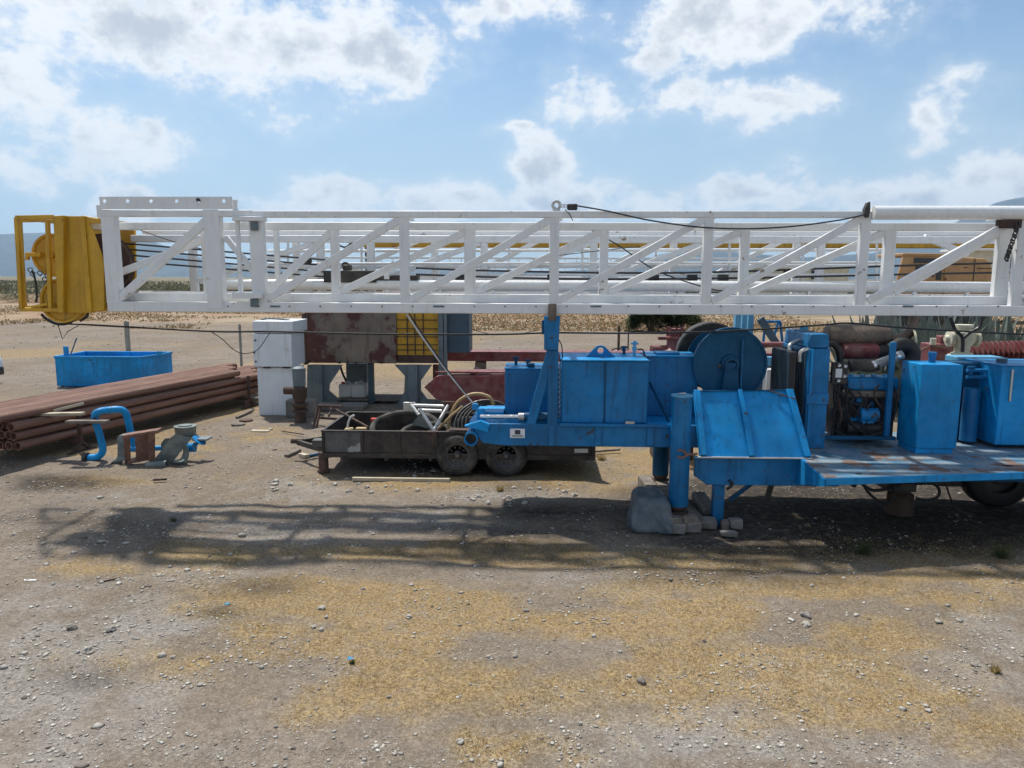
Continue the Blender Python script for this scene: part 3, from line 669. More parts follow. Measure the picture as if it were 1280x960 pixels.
for (p, q, wd) in (((20, 272), (67, 271), 5), ((21, 272), (27.5, 388), 5.5), ((27, 387), (74, 387.5), 4.5), ((59.5, 275), (63.5, 387), 4.5), ((40, 384), (60, 380), 3.5)):
    MB().bar(at(*p, YA + .08), at(*q, YA + .08), .05, wd * YA / FPX).build('guard_bar', M['yellow'], crown, .006)
for (p, q, wd) in (((24, 276), (66, 275), 4), ((25, 276), (31, 384), 4), ((31, 384), (70, 384), 4)):
    MB().bar(at(*p, YD - .3), at(*q, YD - .3), .05, wd * YD / FPX).build('guard_bar', M['yellow'], crown, .006)
for p in ((21, 272), (27.5, 387)): 
    a = at(*p, YA + .12); MB().bar(a, (a.x, YD - .3, a.z), .05, .05).build('guard_bar', M['yellow'], crown, .006)
MB().tube(pspline([(40, 338), (44, 350), (46, 370), (45, 378)], YA + .3, 5), .014, 6).build('rope_tail', M['rope'], crown)
mb = MB()
for (cx, cy) in ((38, 338), (41, 343), (50, 342), (56, 350), (59, 345)):
    q = at(cx, cy, YA + .32); mb.tube([q + Vector((.03 * math.cos(a), .02 * math.sin(2 * a), .035 * math.sin(a))) for a in np.linspace(0, 6.283, 11)[:-1]], .008, 5, closed=True)
mb.build('chain', M['grey'], crown)
MB().tube(pspline([(52, 393), (60, 400), (72, 405), (86, 404), (95, 396), (97, 392)], YA + .2, 5), .02, 6).build('rope_loop', M['rope'], crown)
MB().tube(pspline([(100, 401), (108, 396), (110, 390)], YA + .4, 4), .02, 6).build('rope_loop', M['rope'], crown)

# ------------------------------------------------------------------ blue rig carrier
YF = 9.85
rig = thing('drilling_rig', (2.2, 10.5, 0), 'blue drilling rig chassis with tanks, cable drum and diesel engine under the white mast', 'drilling rig')
zf0, zf1 = zat(558.5, YF, 760), zat(531, YF, 760)
XFR = 11.2
fr = MB(); q0 = at(590, 545, YF)
fr.prism([(q0.x - .05, zf1 - .02), (q0.x + .25, zf1), (xat(935, 545, YF), zf1), (xat(935, 545, YF), zf0), (q0.x + .45, zf0), (q0.x + .15, zf0 + .03)], YF, YF + .09)
frame = fr.build('frame_rail', M['blue'], rig, .008)
fr = MB(); fr.prism([(q0.x + .1, zf1), (xat(935, 545, YF), zf1), (xat(935, 545, YF), zf0), (q0.x + .4, zf0)], 11.2, 11.29); fr.build('frame_rail', M['blue'], rig, .008)
MB().hplate([(q0.x - .05, YF + .1), (xat(935, 545, YF), YF + .1), (xat(935, 545, YF), 11.19), (q0.x + .0, 11.19)], zf1 - .03, zf1 + .004).build('frame_top_plate', M['blue_b'], rig, .004)
for x in np.linspace(q0.x + .35, xat(925, 545, YF), 6): MB().box(x - .05, x + .05, YF + .1, 11.19, zf0 + .03, zf1 - .04).build('cross_beam', M['blue_d'], rig)
for px in (690, 748, 813): MB().pbox(px - 4, px + 4, 532, 557, YF - .02, .018).build('web_stiffener', M['blue'], rig, .004)
MB().box(xat(700, 532, YF), xat(838, 532, YF), YF - .05, YF - .002, zf1 - .02, zf1 + .02).build('tank_ledge', M['blue'], rig, .005)
# open tube stub at the frame's left end
a, b_ = at(588.5, 549, YF - .12), at(592, 541, YF + .35); mb = MB(); dd = (b_ - a).normalized()
mb.lathe(a, dd, [(.4, .092), (0, .092), (0, .076), (.38, .076)], 22); ts_ = mb.build('tube_stub', M['blue_b'], rig); MB().lathe(a + dd * .12, dd, [(0, 0), (0, .076), (.02, .076)], 20).build('stub_shade', M['black'], ts_)  # black disc stands in for the shade inside the open tube
mb = MB(); mb.pprism([(580, 533), (600, 526), (612, 531), (610, 541), (592, 536)], YF - .05, .12); mb.build('stub_gusset', M['blue_b'], rig, .008)
mb = MB().cyl(at(600, 521, YF + .1), at(655, 521, YF + .1), .03, 14).build('slide_cylinder', M['chrome'], rig)
MB().cyl(at(648, 521, YF + .1), at(656, 521, YF + .1), .055, 14).build('gland', M['steel'], mb)
MB().cyl(at(655, 521, YF + .1), at(690, 521, YF + .1), .06, 14).build('barrel', M['blue_d'], mb)
mb = MB(); mb.pbox(596, 606, 512, 530, YF + .25, .1); mb.pbox(606, 630, 515, 528, YF + .5, .3); mb.build('anchor_block', M['blue_b'], rig, .012)
pl = MB().pbox(637.5, 656, 536, 547.5, YF - .012, .01).build('placard', M['paper'], rig, .002)
MB().pbox(643.5, 650.5, 537.5, 543, YF - .015, .002).build('placard_picture', M['ink'], pl)
mb = MB()
for i in range(2): mb.pbox(640, 654, 544 + i * 1.5, 544.6 + i * 1.5, YF - .015, .002)
mb.build('placard_lines', M['ink'], pl)
# mast rest post
ps = MB().prism([(xat(680.5, 420, YF), zat(438, YF)), (xat(679.5, 420, YF), zat(395, YF)), (xat(700, 420, YF), zat(395, YF)), (xat(698, 420, YF), zat(438, YF))], YF - .02, YF + .16).build('mast_rest_head', M['blue'], rig, .01)
MB().pbox(684.5, 697.5, 438, 531, YF, .14).build('mast_rest_post', M['blue'], rig, .01)
MB().pbox(677, 681, 401, 418, YF, .12).build('lug', M['blue_d'], ps, .006)
p = at(690.5, 380, YF - .05); q = at(690.5, 396, YF - .05); MB().cyl((p.x, YF - .01, q.z - .05), (p.x, YF - .01, p.z), .055, 16).build('rest_pin', M['muffler'], ps)
MB().bar(at(690, 436, YF + .07), at(663, 532, YF + .07), .11, .125).build('mast_rest_brace', M['blue'], rig, .01)
MB().box(xat(690, 480, YF) - .05, xat(690, 480, YF) + .05, 11.1, 11.25, zf1, zat(400, YF)).build('mast_rest_post', M['blue_d'], rig, .01)
for yy in (YF + .1, 11.3):
    MB().box(10.6, 10.85, yy, yy + .2, .0, zat(393, YA)).build('mast_pivot_post', M['blue'], rig, .01)
# tanks
def tank(x0p, x1p, ytop, ybot, Y, dep, m, name='tank', zb=None):
    x0, x1 = xat(x0p, (ytop + ybot) / 2, Y), xat(x1p, (ytop + ybot) / 2, Y); zt_ = zat(ytop, Y, (x0p + x1p) / 2); zb = zat(ybot, Y, (x0p + x1p) / 2) if zb is None else zb
    o = MB().box(x0, x1, Y, Y + dep, zb, zt_).build(name, M[m], rig, .014); return o, x0, x1, zt_, zb
T1, x0, x1, zt1, zb1 = tank(702, 810, 451.5, 531, YF + .06, 1.0, 'blue', zb=zf1 + .006)
mb = MB().box(x0 - .012, x1 + .012, YF + .045, YF + 1.07, zt1, zt1 + .014); mb.build('tank_lid', M['blue_b'], T1, .004)
xm = xat(756, 490, YF + .06); MB().box(xm - .012, xm + .012, YF + .045, YF + .06, zb1, zt1).build('weld_seam', M['blue_d'], T1)
q = at(750.5, 440, YF + .45); mb = MB(); zl = zt1 + .012
lug = [(-.2, 0), (-.06, .155), (0, .18), (.06, .155), (.2, 0)]
mb.holedpoly([(q.x + a, zl + b) for a, b in ((-.21, 0), (-.085, .125), (-.05, .155), (0, .168), (.05, .155), (.085, .125), (.21, 0))], q.y - .02, q.y + .02, q.x, zl + .095, .044); mb.build('lifting_lug', M['blue'], T1, 0)
def valve(px, py, Y, z0, h, parent, m='blue'):
    q = at(px, py, Y); mb = MB().cyl((q.x, Y, z0), (q.x, Y, z0 + h), .022, 10); mb.cyl((q.x, Y, z0 + h * .45), (q.x, Y, z0 + h * .62), .036, 8); mb.cyl((q.x - .05, Y, z0 + h * .85), (q.x + .05, Y, z0 + h * .85), .016, 8)
    return mb.build('valve', M[m], parent)
valve(793, 440, YF + .5, zt1 + .01, .23, T1, 'blue_l'); valve(780, 437, YF + .9, zt1 + .01, .12, T1, 'blue_d')
MB().tube(pspline([(764, 438), (770, 435.5), (778, 436.5)], YF + .95, 5), .009, 6).build('breather_line', M['hose'], T1)
MB().tube(pspline([(797, 437), (803, 437), (806, 444), (806, 452)], YF + .55, 5), .012, 6).build('breather_line', M['hose'], T1)
mb = MB().pbox(782, 793, 527, 531, YF - .03, .06); mb.build('drain_cock', M['steel'], T1)
T2, x0, x1, zt2, zb2 = tank(808, 872, 446, 540, 10.5, .62, 'blue', zb=zf1 + .006)
mb = MB().box(x0 - .01, x1 + .01, 10.49, 11.13, zt2, zt2 + .012); mb.build('tank_lid', M['blue_b'], T2, .004)
q = at(833, 441, 10.8); MB().box(q.x - .17, q.x + .17, 10.65, 10.92, zt2 + .012, zt2 + .05).build('hatch', M['blue'], T2, .012)
T3, x0, x1, zt3, zb3 = tank(631, 702, 461.5, 521, 10.45, .7, 'blue', zb=zf1 + .006)
mb = MB().box(x0 - .008, x1, 10.44, 11.16, zt3, zt3 + .01); mb.build('tank_lid', M['blue_b'], T3, .004)
valve(645, 455, 10.9, zt3 + .01, .12, T3, 'blue_d'); valve(660, 457, 10.7, zt3 + .01, .1, T3, 'blue_d')
q = at(664, 456, 10.6); MB().box(q.x - .05, q.x + .05, 10.55, 10.66, zt3 + .01, zt3 + .07).build('filter_housing', M['blue_d'], T3, .01)
q = at(637, 466, 10.45); MB().cyl((q.x, 10.42, q.z), (q.x, 10.46, q.z), .03, 12).build('plug', M['blue'], T3)
# coupling seen between the post and the big tank
mb = MB()
for i in range(11): 
    q = at(698.5, 462 + i * 6.3, 10.3); mb.tube([q + Vector((.02 * math.cos(a), .012 * math.sin(a), .03 * math.sin(a))) for a in np.linspace(0, 6.283, 9)[:-1]], .009, 5, closed=True)
mb.build('hanging_chain', M['steel'], rig)
MB().tube(pspline([(698, 424), (702, 432), (703, 446), (700, 452)], YF + .1, 5), .008, 6).build('hydraulic_hose', M['hose'], rig)
MB().bar(at(812, 478, 10.3), at(838, 531, 10.1), .03, .03).build('strut', M['blue_d'], rig)
# cable drum
q = at(912.5, 455, 10.4); zr = .515
dr = MB().lathe((q.x, 10.4, q.z), (0, 1, 0), [(0, 0), (0, zr - .03), (-.02, zr - .03), (-.02, zr), (.04, zr), (.04, .22), (.9, .22), (.9, zr * .8), (.94, zr * .8), (.94, 0)], 56).build('cable_drum', M['blue_d'], rig)
MB().lathe((q.x, 10.36, q.z), (0, 1, 0), [(.04, .14), (0, .13), (-.02, .10), (-.08, .10), (-.08, .065), (.0, .06)], 24).build('hub', M['blue_d'], dr)
for dx, dz in ((.02, .10), (-.15, -.02), (.05, -.12)): MB().cyl((q.x + dx, 10.37, q.z + dz), (q.x + dx, 10.41, q.z + dz), .026, 10).build('bolt', M['black'], dr)
MB().box(q.x + .14, q.x + .165, 10.35, 10.4, q.z - .45, q.z + .35).build('flange_rib', M['blue'], dr, .004)
mb = MB()
for i in range(16):
    yy = 10.5 + i * .048; mb.tube([(q.x + .24 * math.cos(a), yy, q.z + .24 * math.sin(a)) for a in np.linspace(0, 6.283, 25)[:-1]], .024, 6, closed=True)
mb.build('wound_rope', M['rope'], dr)
for yy in (10.3, 11.42): MB().prism([(q.x - .16, zf1), (q.x + .16, zf1), (q.x + .08, q.z + .03), (q.x - .08, q.z + .03)], yy, yy + .045).build('bearing_bracket', M['blue_d'], dr, .006)
MB().lathe((q.x - .02, 11.5, q.z), (0, 1, 0), [(0, 0), (0, .50), (.02, .52), (.16, .52), (.18, .5), (.18, 0)], 48).build('brake_drum', M['black'], dr)
# jacks
def jack(px, ytop, Y, r, ybase, m):
    q = at(px, ytop, Y); zb = atz(px, ybase, 0).z; zb = zat(ybase, Y, px)
    j = MB().lathe((q.x, Y, zb + .10), (0, 0, 1), [(0, 0), (0, r * .98), (.01, r), (q.z - zb - .12, r), (q.z - zb - .10, r * .97), (q.z - zb - .10, 0)], 28).build('levelling_jack', M[m], rig)
    MB().lathe((q.x, Y, zb + .002), (0, 0, 1), [(0, 0), (0, r * 1.05), (.02, r * 1.05), (.025, r * .6), (.04, r * .75), (.07, r * .95), (.10, r * .97), (.11, r * .9)], 24).build('jack_foot', M['rust_d'], j)
    return j, q
J1, q = jack(852.5, 495, 9.62, .131, 640, 'blue')
mb = MB().lathe((q.x, 9.62, q.z - .003), (0, 0, 1), [(0, .142), (.02, .142), (.02, 0)], 28); mb.build('jack_cap', M['blue_l'], J1)
MB().cyl((q.x - .05, 9.6, q.z + .03), (q.x + .05, 9.64, q.z + .03), .014, 8).build('jack_eye', M['steel'], J1)
J2, q2 = jack(827, 545, 11.25, .125, 600, 'blue_d')
mb = MB(); y_ = 9.45
for pts in ([(847, 563), (853, 563), (860, 568), (872, 567)], [(847, 571), (853, 572), (860, 568)]): mb.tube(pspline(pts, y_, 4), .016, 7)
mb.build('yoke_pin', M['rust'], rig)
# folded guard panel
zh = zat(572, 9.6, 940); pb = [atz(876, 572, zh), atz(1012, 572, zh)]
yt = 10.08; ptl, ptr = at(866, 489, yt), at(990, 488, yt)
pb0, pb1 = Vector((xat(874, 572, 9.6), 9.6, zh + .01)), Vector((xat(1013, 572, 9.6), 9.6, zh + .01))
nrm = (pb1 - pb0).cross(ptl - pb0).normalized()
if nrm.y > 0: nrm = -nrm
def slab(a, b, c, d, th):
    return MB().add([a, b, c, d, a - nrm * th, b - nrm * th, c - nrm * th, d - nrm * th], [(0, 1, 2, 3), (7, 6, 5, 4), (0, 4, 5, 1), (1, 5, 6, 2), (2, 6, 7, 3), (3, 7, 4, 0)])
GP = slab(pb0, pb1, ptr, ptl, .02).build('guard_panel', M['blue_b'], rig, .003)
def rib(u, wu, taper=1.0):
    a = pb0.lerp(pb1, u); b = ptl.lerp(ptr, u); e = (pb1 - pb0).normalized() * wu
    vs = [a - e, a + e, b + e * taper, b - e * taper]; vs = [v + nrm * .004 for v in vs] + [v + nrm * .06 for v in vs]
    return MB().add(vs, [(0, 1, 2, 3), (7, 6, 5, 4), (0, 4, 5, 1), (1, 5, 6, 2), (2, 6, 7, 3), (3, 7, 4, 0)]).build('panel_rib', M['blue_b'], GP, .006)
rib(.035, .04); rib(.47, .04, .7); rib(.965, .045)
MB().bar(ptl + nrm * .01, ptr + nrm * .01, .03, .012).build('panel_edge', M['blue_d'], GP)
MB().tube([ptl.lerp(ptr, .76) + nrm * .02, ptl.lerp(ptr, .92).lerp(pb1, .12) + nrm * .05, ptr.lerp(pb1, .16) + nrm * .07], .009, 6).build('retaining_cable', M['rust_d'], GP)
MB().cyl(pb0 + Vector((-.02, -.02, -.01)), pb1 + Vector((.02, -.02, -.01)), .016, 10).build('hinge_rod', M['steel'], GP)
# lower side plate, deck, walkway
zl0, zl1 = zat(607, 9.66, 950), zh - .02
mb = MB().prism([(xat(868, 590, 9.66), zl1), (xat(1050, 590, 9.66), zl1), (xat(1050, 590, 9.66), zl0), (xat(884, 605, 9.66), zl0), (xat(868, 590, 9.66), zl0 + .12)], 9.66, 9.72); mb.build('lower_side_plate', M['blue'], rig, .008)
wl = [atz(1001, 572, zh), atz(1032, 599, zh - .02), atz(1600, 581, zh - .02), atz(1600, 558, zh)]
mb = MB(); mb.hplate([(v.x, v.y) for v in wl], zh - .075, zh - .004); wk = mb.build('walkway', M['deck'], rig, .006)
mb = MB(); a, b_ = wl[1], wl[2]; mb.bar(a + Vector((0, -.012, -.03)), b_ + Vector((0, -.012, -.03)), .02, .085); mb.build('walkway_edge', M['blue_b'], wk, .004)
a, b_ = wl[0], wl[1]; mb = MB().add([a + Vector((-.02, -.01, -.0)), b_ + Vector((-.02, -.02, 0)), b_ + Vector((-.02, -.02, -.085)), a + Vector((-.05, -.01, -.36)), a + Vector((.02, 0, 0)), b_ + Vector((.02, 0, 0)), b_ + Vector((.02, 0, -.085)), a + Vector((0, 0, -.36))],
     [(0, 1, 2, 3), (7, 6, 5, 4), (0, 4, 5, 1), (1, 5, 6, 2), (2, 6, 7, 3), (3, 7, 4, 0)]); mb.build('walkway_bracket', M['blue'], wk)
for px, py in ((1073, 592), (1257, 582), (1262, 582)):
    q = atz(px, py, zh); MB().box(q.x - .03, q.x + .03, q.y - .02, q.y + .02, zh - .006, zh + .004).build('lashing_slot', M['black'], wk)
dx0 = xat(1000, 560, 9.7); nd = 7; dx1 = XFR + .2
for i in range(nd):
    a, b2 = dx0 + (dx1 - dx0) * i / nd, dx0 + (dx1 - dx0) * (i + 1) / nd
    MB().box(a + .006, b2 - .006, 9.63, 11.35, zh - .03, zh + .003).build('deck_plate', M['deck'], rig, .003)
for yy in (9.75, 11.2): MB().box(dx0 - .3, dx1, yy, yy + .08, zh - .33, zh - .035).build('deck_beam', M['blue_d'], rig, .006)
for i in range(9): MB().box(dx0 + i * .8, dx0 + i * .8 + .07, 9.84, 11.19, zh - .28, zh - .04).build('deck_cross_beam', M['blue_d'], rig)
lg = MB().pbox(891.5, 905.5, 600, 655, 9.72, .12); lg.build('support_leg', M['blue'], rig, .008)
q = at(898, 655, 9.72); MB().box(q.x - .11, q.x + .11, 9.66, 9.9, q.z - .02, q.z + .012).build('leg_foot', M['blue_d'], rig, .004)
MB().bar(at(912, 625, 9.9), at(945, 600, 9.9), .05, .05).build('leg_brace', M['blue_d'], rig)
MB().bar(at(966, 600, 10.3), at(958, 625, 10.3), .05, .07).build('under_bracket', M['black'], rig)
q = at(1130, 620, 10.2); MB().lathe((q.x, 10.3, .0), (0, 0, 1), [(0, .16), (.02, .19), (.3, .17), (.33, .13), (.62, .13), (.62, 0)], 20).build('support_stump', M['rust_d'], rig)
MB().pbox(1110, 1146, 604, 615, 10.15, .4).build('stump_saddle', M['black'], rig, .01)
for pts, yy, r in (([(1078, 603), (1086, 616), (1100, 627), (1112, 628), (1118, 618), (1117, 606)], 10.0, .02), ([(1076, 603), (1092, 613), (1120, 608), (1130, 602)], 10.05, .022), ([(1144, 605), (1166, 605), (1174, 612), (1172, 621), (1160, 625), (1145, 623)], 10.1, .02),
                   ([(1182, 604), (1188, 622), (1196, 636), (1215, 644)], 9.9, .012), ([(1060, 602), (1068, 608), (1070, 603)], 10, .018), ([(908, 612), (915, 606), (912, 600)], 9.64, .02), ([(1004, 598), (1012, 606), (1026, 606), (1030, 600)], 9.5, .016)):
    MB().tube(pspline(pts, yy, 6), r, 7).build('under_hose', M['hose'], rig)
# axle wheels under the deck at right
MB().box(xat(1180, 605, 10.5), xat(1345, 605, 10.5), 10.75, 11.15, .28, zh - .34).build('under_tank', M['black'], rig, .02)
MB().box(xat(1040, 605, 10.5), xat(1170, 605, 10.5), 10.95, 11.15, .42, zh - .34).build('drive_housing', M['black'], rig, .02)
for px, yy in ((1252, 10.6), (1350, 10.6)):
    q = at(px, 608, yy); mb = MB().lathe((q.x, yy, .5), (0, 1, 0), [(0, .27), (.0, .43), (.03, .48), (.08, .5), (.24, .5), (.29, .48), (.3, .4), (.3, .0)], 36); wh = mb.build('wheel', M['hose'], rig)
    MB().lathe((q.x, yy + .06, .5), (0, 1, 0), [(0, 0), (0, .12), (.04, .15), (.05, .27), (-.04, .275)], 30).build('rim', M['black'], wh)
# radiator
rx0, rx1 = xat(1008, 490, 10.15), xat(1035, 490, 10.15); zr0, zr1 = zh + .006, zat(436, 10.15, 1022)
rad = MB().box(rx0, rx1, 10.15, 11.25, zr0, zr1).build('radiator', M['blue'], rig, .012)
mb = MB().prism([(rx0 - .0, zr1 + .002), (rx1, zr1 + .002), (rx1 - .03, zr1 + .2), (rx0 + .02, zr1 + .2)], 10.17, 11.2); mb.build('header_tank', M['blue'], rad, .02)
MB().cyl(((rx0 + rx1) / 2, 10.8, zr1 + .2), ((rx0 + rx1) / 2, 10.8, zr1 + .26), .06, 14).build('filler_cap', M['blue_l'], rad)
MB().box(rx0 - .004, rx1 + .004, 10.12, 10.15, zat(505, 10.15, 1022), zat(492, 10.15, 1022)).build('band', M['blue'], rad, .004)
MB().box(rx0 + .03, rx0 + .06, 10.13, 10.15, zr0, zr1).build('side_flange', M['blue_b'], rad, .004)
for i in range(3):
    zz = zr1 + .03 + i * .05
    MB().box(rx0 + .03, rx1 - .05, 10.4 + .22 * i, 10.46 + .22 * i, zr1 + .2, zr1 + .206).build('slot', M['black'], rad)
cx0 = rx0 - .24
cool = MB().box(cx0, cx0 + .1, 10.2, 10.95, zr0 + .15, zat(440, 10.2, 975)).build('oil_cooler', M['hose'], rad, .006)
for i in range(22):
    yy = 10.2 + i * .034; MB().box(cx0 - .014, cx0 - .001, yy, yy + .012, zr0 + .18, zat(442, 10.2, 975)).build('fin', M['greyd'], cool)
for i in range(12):
    yy = 10.23 + i * .085; MB().box(rx0 - .016, rx0 - .001, yy, yy + .03, zr0 + .1, zr1 - .05).build('fin', M['greyd'], rad)
MB().tube(spline([(cx0 + .05, 10.35, zat(440, 10.2, 975)), (cx0 + .07, 10.4, zat(432, 10.2, 975)), (rx0 - .01, 10.5, zat(428, 10.2, 975))], 5), .03, 8).build('cooler_pipe', M['steel'], cool)
MB().tube(spline([(cx0 + .15, 10.22, zat(452, 10.2, 985)), (cx0 + .15, 10.2, zat(440, 10.2, 985)), (rx0 + .02, 10.2, zat(436, 10.2, 985))], 5), .028, 8).build('cooler_pipe', M['steel'], cool)
# engine
ex0, ex1 = xat(1050, 500, 10.6), xat(1118, 500, 10.6)
eng = MB().box(ex0 - .06, ex1, 10.55, 11.3, zh + .08, zat(478, 10.55, 1085)).build('diesel_engine', M['engine'], rig, .03)
vc = MB(); zv = zat(486, 10.5, 1085)
vc.box(ex0 + .02, ex1 - .02, 10.44, 10.8, zv - .02, zv + .17); vco = vc.build('valve_cover', M['blue'], eng, .04)
for i in range(4):
    xx = ex0 + .12 + i * .16; MB().cyl((xx, 10.58, zv + .16), (xx, 10.58, zv + .2), .035, 10).build('cover_cap', M['blue_l'], vco)
MB().box(ex0 - .02, ex1, 10.44, 10.56, zv - .12, zv - .02).build('exhaust_manifold', M['muffler'], eng, .025)
for i in range(4): MB().cyl((ex0 + .1 + i * .17, 10.5, zv - .07), (ex0 + .1 + i * .17, 10.62, zv + .02), .035, 10).build('runner', M['muffler'], eng)
mb = MB().cyl((ex0 + .2, 10.42, zv - .36), (ex0 + .46, 10.42, zv - .36), .10, 16); mb.box(ex0 + .22, ex0 + .4, 10.36, 10.5, zv - .48, zv - .3); mb.build('starter_pump', M['blue'], eng, .015)
MB().cyl((ex0 + .05, 10.46, zv - .55), (ex0 + .55, 10.46, zv - .55), .09, 14).build('oil_filter', M['engine'], eng)
for i in range(9):
    x_, z_ = ex0 + .06 * i + random.uniform(0, .08), zv - random.uniform(.1, .6)
    MB().box(x_, x_ + random.uniform(.04, .12), 10.48, 10.56, z_ - random.uniform(.04, .12), z_).build('engine_casting', M[random.choice(['engine', 'blue', 'black', 'blue_d'])], eng, .012)
for pts in ([(1050, 478), (1047, 500), (1042, 525), (1038, 548)], [(1055, 480), (1062, 505), (1075, 520), (1080, 545)], [(1060, 478), (1058, 510), (1070, 535), (1095, 542), (1104, 532), (1098, 526)], [(1088, 504), (1083, 515), (1084, 540)], [(1116, 480), (1121, 500), (1117, 525)], [(1045, 538), (1060, 546), (1085, 545), (1105, 540)]):
    MB().tube(pspline(pts, 10.36, 6), .012, 6).build('wiring', M['hose'], eng)
for k in range(14):
    x_, y_ = random.uniform(1042, 1100), random.uniform(470, 515); MB().tube(pspline([(x_, y_), (x_ + random.uniform(-8, 10), y_ + random.uniform(10, 22)), (x_ + random.uniform(-12, 16), y_ + random.uniform(22, 32))], 10.4 + random.uniform(-.03, .05), 5), random.uniform(.008, .02), 6).build('wiring', M[random.choice(['hose', 'hose', 'engine', 'rust_d'])], eng)
gp = MB().pbox(1040, 1060, 453, 480, 10.35, .06).build('gauge_panel', M['black'], eng, .008)
MB().pbox(1044.5, 1052.5, 461, 472, 10.345, .004).build('data_plate', M['paper'], gp)
for (px, py) in ((1049, 456.5), (1056.5, 457.5), (1055.5, 470), (1048, 475.5)):
    q = at(px, py, 10.34); MB().lathe((q.x, 10.33, q.z), (0, 1, 0), [(0, 0), (0, .016), (-.006, .024), (.02, .024)], 14).build('gauge', M['steel'], gp)
# air and exhaust ducts
q = at(1075, 418, 10.95); a = at(1031, 419, 10.95); b_ = at(1112, 419, 10.95)
mf = MB().lathe(a, b_ - a, [(0, 0), (0, .1), (.03, .155), (.5, .16), (.505, .165), (.53, .165), (.535, .16), ((b_ - a).length - .05, .158), ((b_ - a).length, .1), ((b_ - a).length + .02, .06)], 28).build('muffler', M['muffler'], eng)
MB().tube(pspline([(1110, 423), (1122, 424), (1134, 418), (1141, 406), (1143, 392), (1143, 380)], 10.95, 6), .072, 18).build('exhaust_elbow', M['muffler'], mf)
a = at(1052, 439, 10.8); b_ = at(1096, 439, 10.8); MB().lathe(a, b_ - a, [(0, 0), (0, .1), (.02, .115), ((b_ - a).length - .02, .115), ((b_ - a).length, .1), ((b_ - a).length, 0)], 24).build('air_cleaner', M['red'], eng)
MB().tube(pspline([(1096, 440), (1108, 438), (1118, 434), (1130, 432), (1139, 438), (1138, 450), (1130, 456)], 10.8, 6), [.1] * 6 + [.12] * 24 + [.13] * 7, 18).build('rubber_elbow', M['hose'], eng)
MB().tube(pspline([(1062, 458), (1074, 456), (1086, 458), (1096, 456)], 10.5, 6), .085, 16).build('intake_bend', M['rubber'], eng)
MB().tube(pspline([(1090, 457), (1110, 450), (1128, 443)], 10.48, 6), .062, 16).build('intake_pipe', M['flex'], eng)
for px, py in ((1092, 456.5), (1122, 445.5)):
    p = at(px, py, 10.48); d_ = (at(1128, 443, 10.48) - at(1090, 457, 10.48)).normalized(); MB().cyl(p - d_ * .02, p + d_ * .02, .07, 16).build('hose_clamp', M['chrome'], eng)
MB().tube(pspline([(1030, 432), (1040, 430), (1048, 438), (1050, 452)], 10.6, 5), .045, 12).build('coolant_hose', M['hose'], eng)
q = at(1140, 425, 10.9); MB().lathe(q, (1, -.2, .1), [(0, .15), (.03, .15), (.03, .0)], 20).build('flange_ring', M['cream'], eng)
MB().pbox(1110, 1116.5, 428, 548, 10.3, .06).build('engine_post', M['blue'], rig, .006)
MB().pbox(1020, 1120, 545.5, 550, 10.2, .06).build('skid_rail', M['blue_d'], rig, .006)
# big tanks on the deck
x0, x1 = xat(1148.5, 510, 9.9), xat(1200, 510, 9.9); zt4 = zat(456, 9.9, 1175)
T4 = MB().box(x0, x1, 9.9, 10.45, zh + .08, zt4).build('tank', M['blue_b'], rig, .01)
MB().box(x0 + .02, x1 - .03, 9.93, 10.42, zh + .004, zh + .08).build('tank_skirt', M['blue_b'], T4, .004)
q = at(1165, 450, 10.2); MB().lathe((q.x, 10.2, zt4 - .01), (0, 0, 1), [(0, .045), (.1, .045), (.1, .055), (.15, .055), (.15, 0)], 16).build('filler_cap', M['blue'], T4)
x0, x1 = xat(1248, 510, 10.25), xat(1345, 510, 10.25); zt5 = zat(458, 10.25, 1265)
T5 = MB().box(x0, x1, 10.25, 11.15, zh + .06, zt5).build('tank', M['blue_b'], rig, .012)
MB().box(x0 - .01, x1 + .01, 10.24, 11.16, zt5, zt5 + .012).build('tank_lid', M['blue'], T5, .004)
MB().pbox(1263.2, 1265.8, 462, 502, 10.225, .024).build('sight_glass', M['steel'], T5, .003)
q = at(1252, 452, 10.6); MB().cyl((q.x, 10.6, zt5), (q.x, 10.6, zt5 + .07), .07, 14).build('filler_cap', M['greyd'], T5)
x0 = xat(1205, 480, 10.6)
T6 = MB().box(x0, x0 + .42, 10.75, 11.2, zh + .05, zt5 - .02).build('pump_housing', M['blue_d'], rig, .015)
MB().cyl((x0 + .12, 10.6, zh + .05), (x0 + .12, 10.6, zt5 - .35), .11, 18).build('accumulator', M['blue'], T6)
MB().cyl((x0 + .42, 10.55, zh + .05), (x0 + .42, 10.55, zh + .45), .1, 18).build('accumulator', M['blue_d'], T6)
for dz in (.10, .2): MB().cyl((x0 + .02, 10.6, zt5 - dz), (x0 + .5, 10.6, zt5 - dz), .025, 10).build('pipe_run', M['blue'], T6)
valve(1214, 460, 10.6, zt5 - .16, .12, T6)
q = at(1240, 447, 11.0); MB().box(q.x - .35, q.x + .35, 11.2, 11.6, zt5 - .1, zt5 + .02).build('rear_box', M['blue_l'], rig, .01)
# diagonal rods from mast to frame
for off, m_, r in ((0, 'steel', .013), (4, 'hose', .010)):
    MB().tube(pspline([(505 + off, 388), (530 + off * .8, 425), (560 + off * .5, 466), (592, 505)], 10.0, 4), r, 7).build('stay_rod' if off == 0 else 'hydraulic_hose', M[m_], rig)
q = at(594, 508, 10.0); MB().cyl(q - Vector((0, .05, 0)), q + Vector((0, .05, 0)), .045, 12).build('stay_anchor', M['blue_b'], rig)
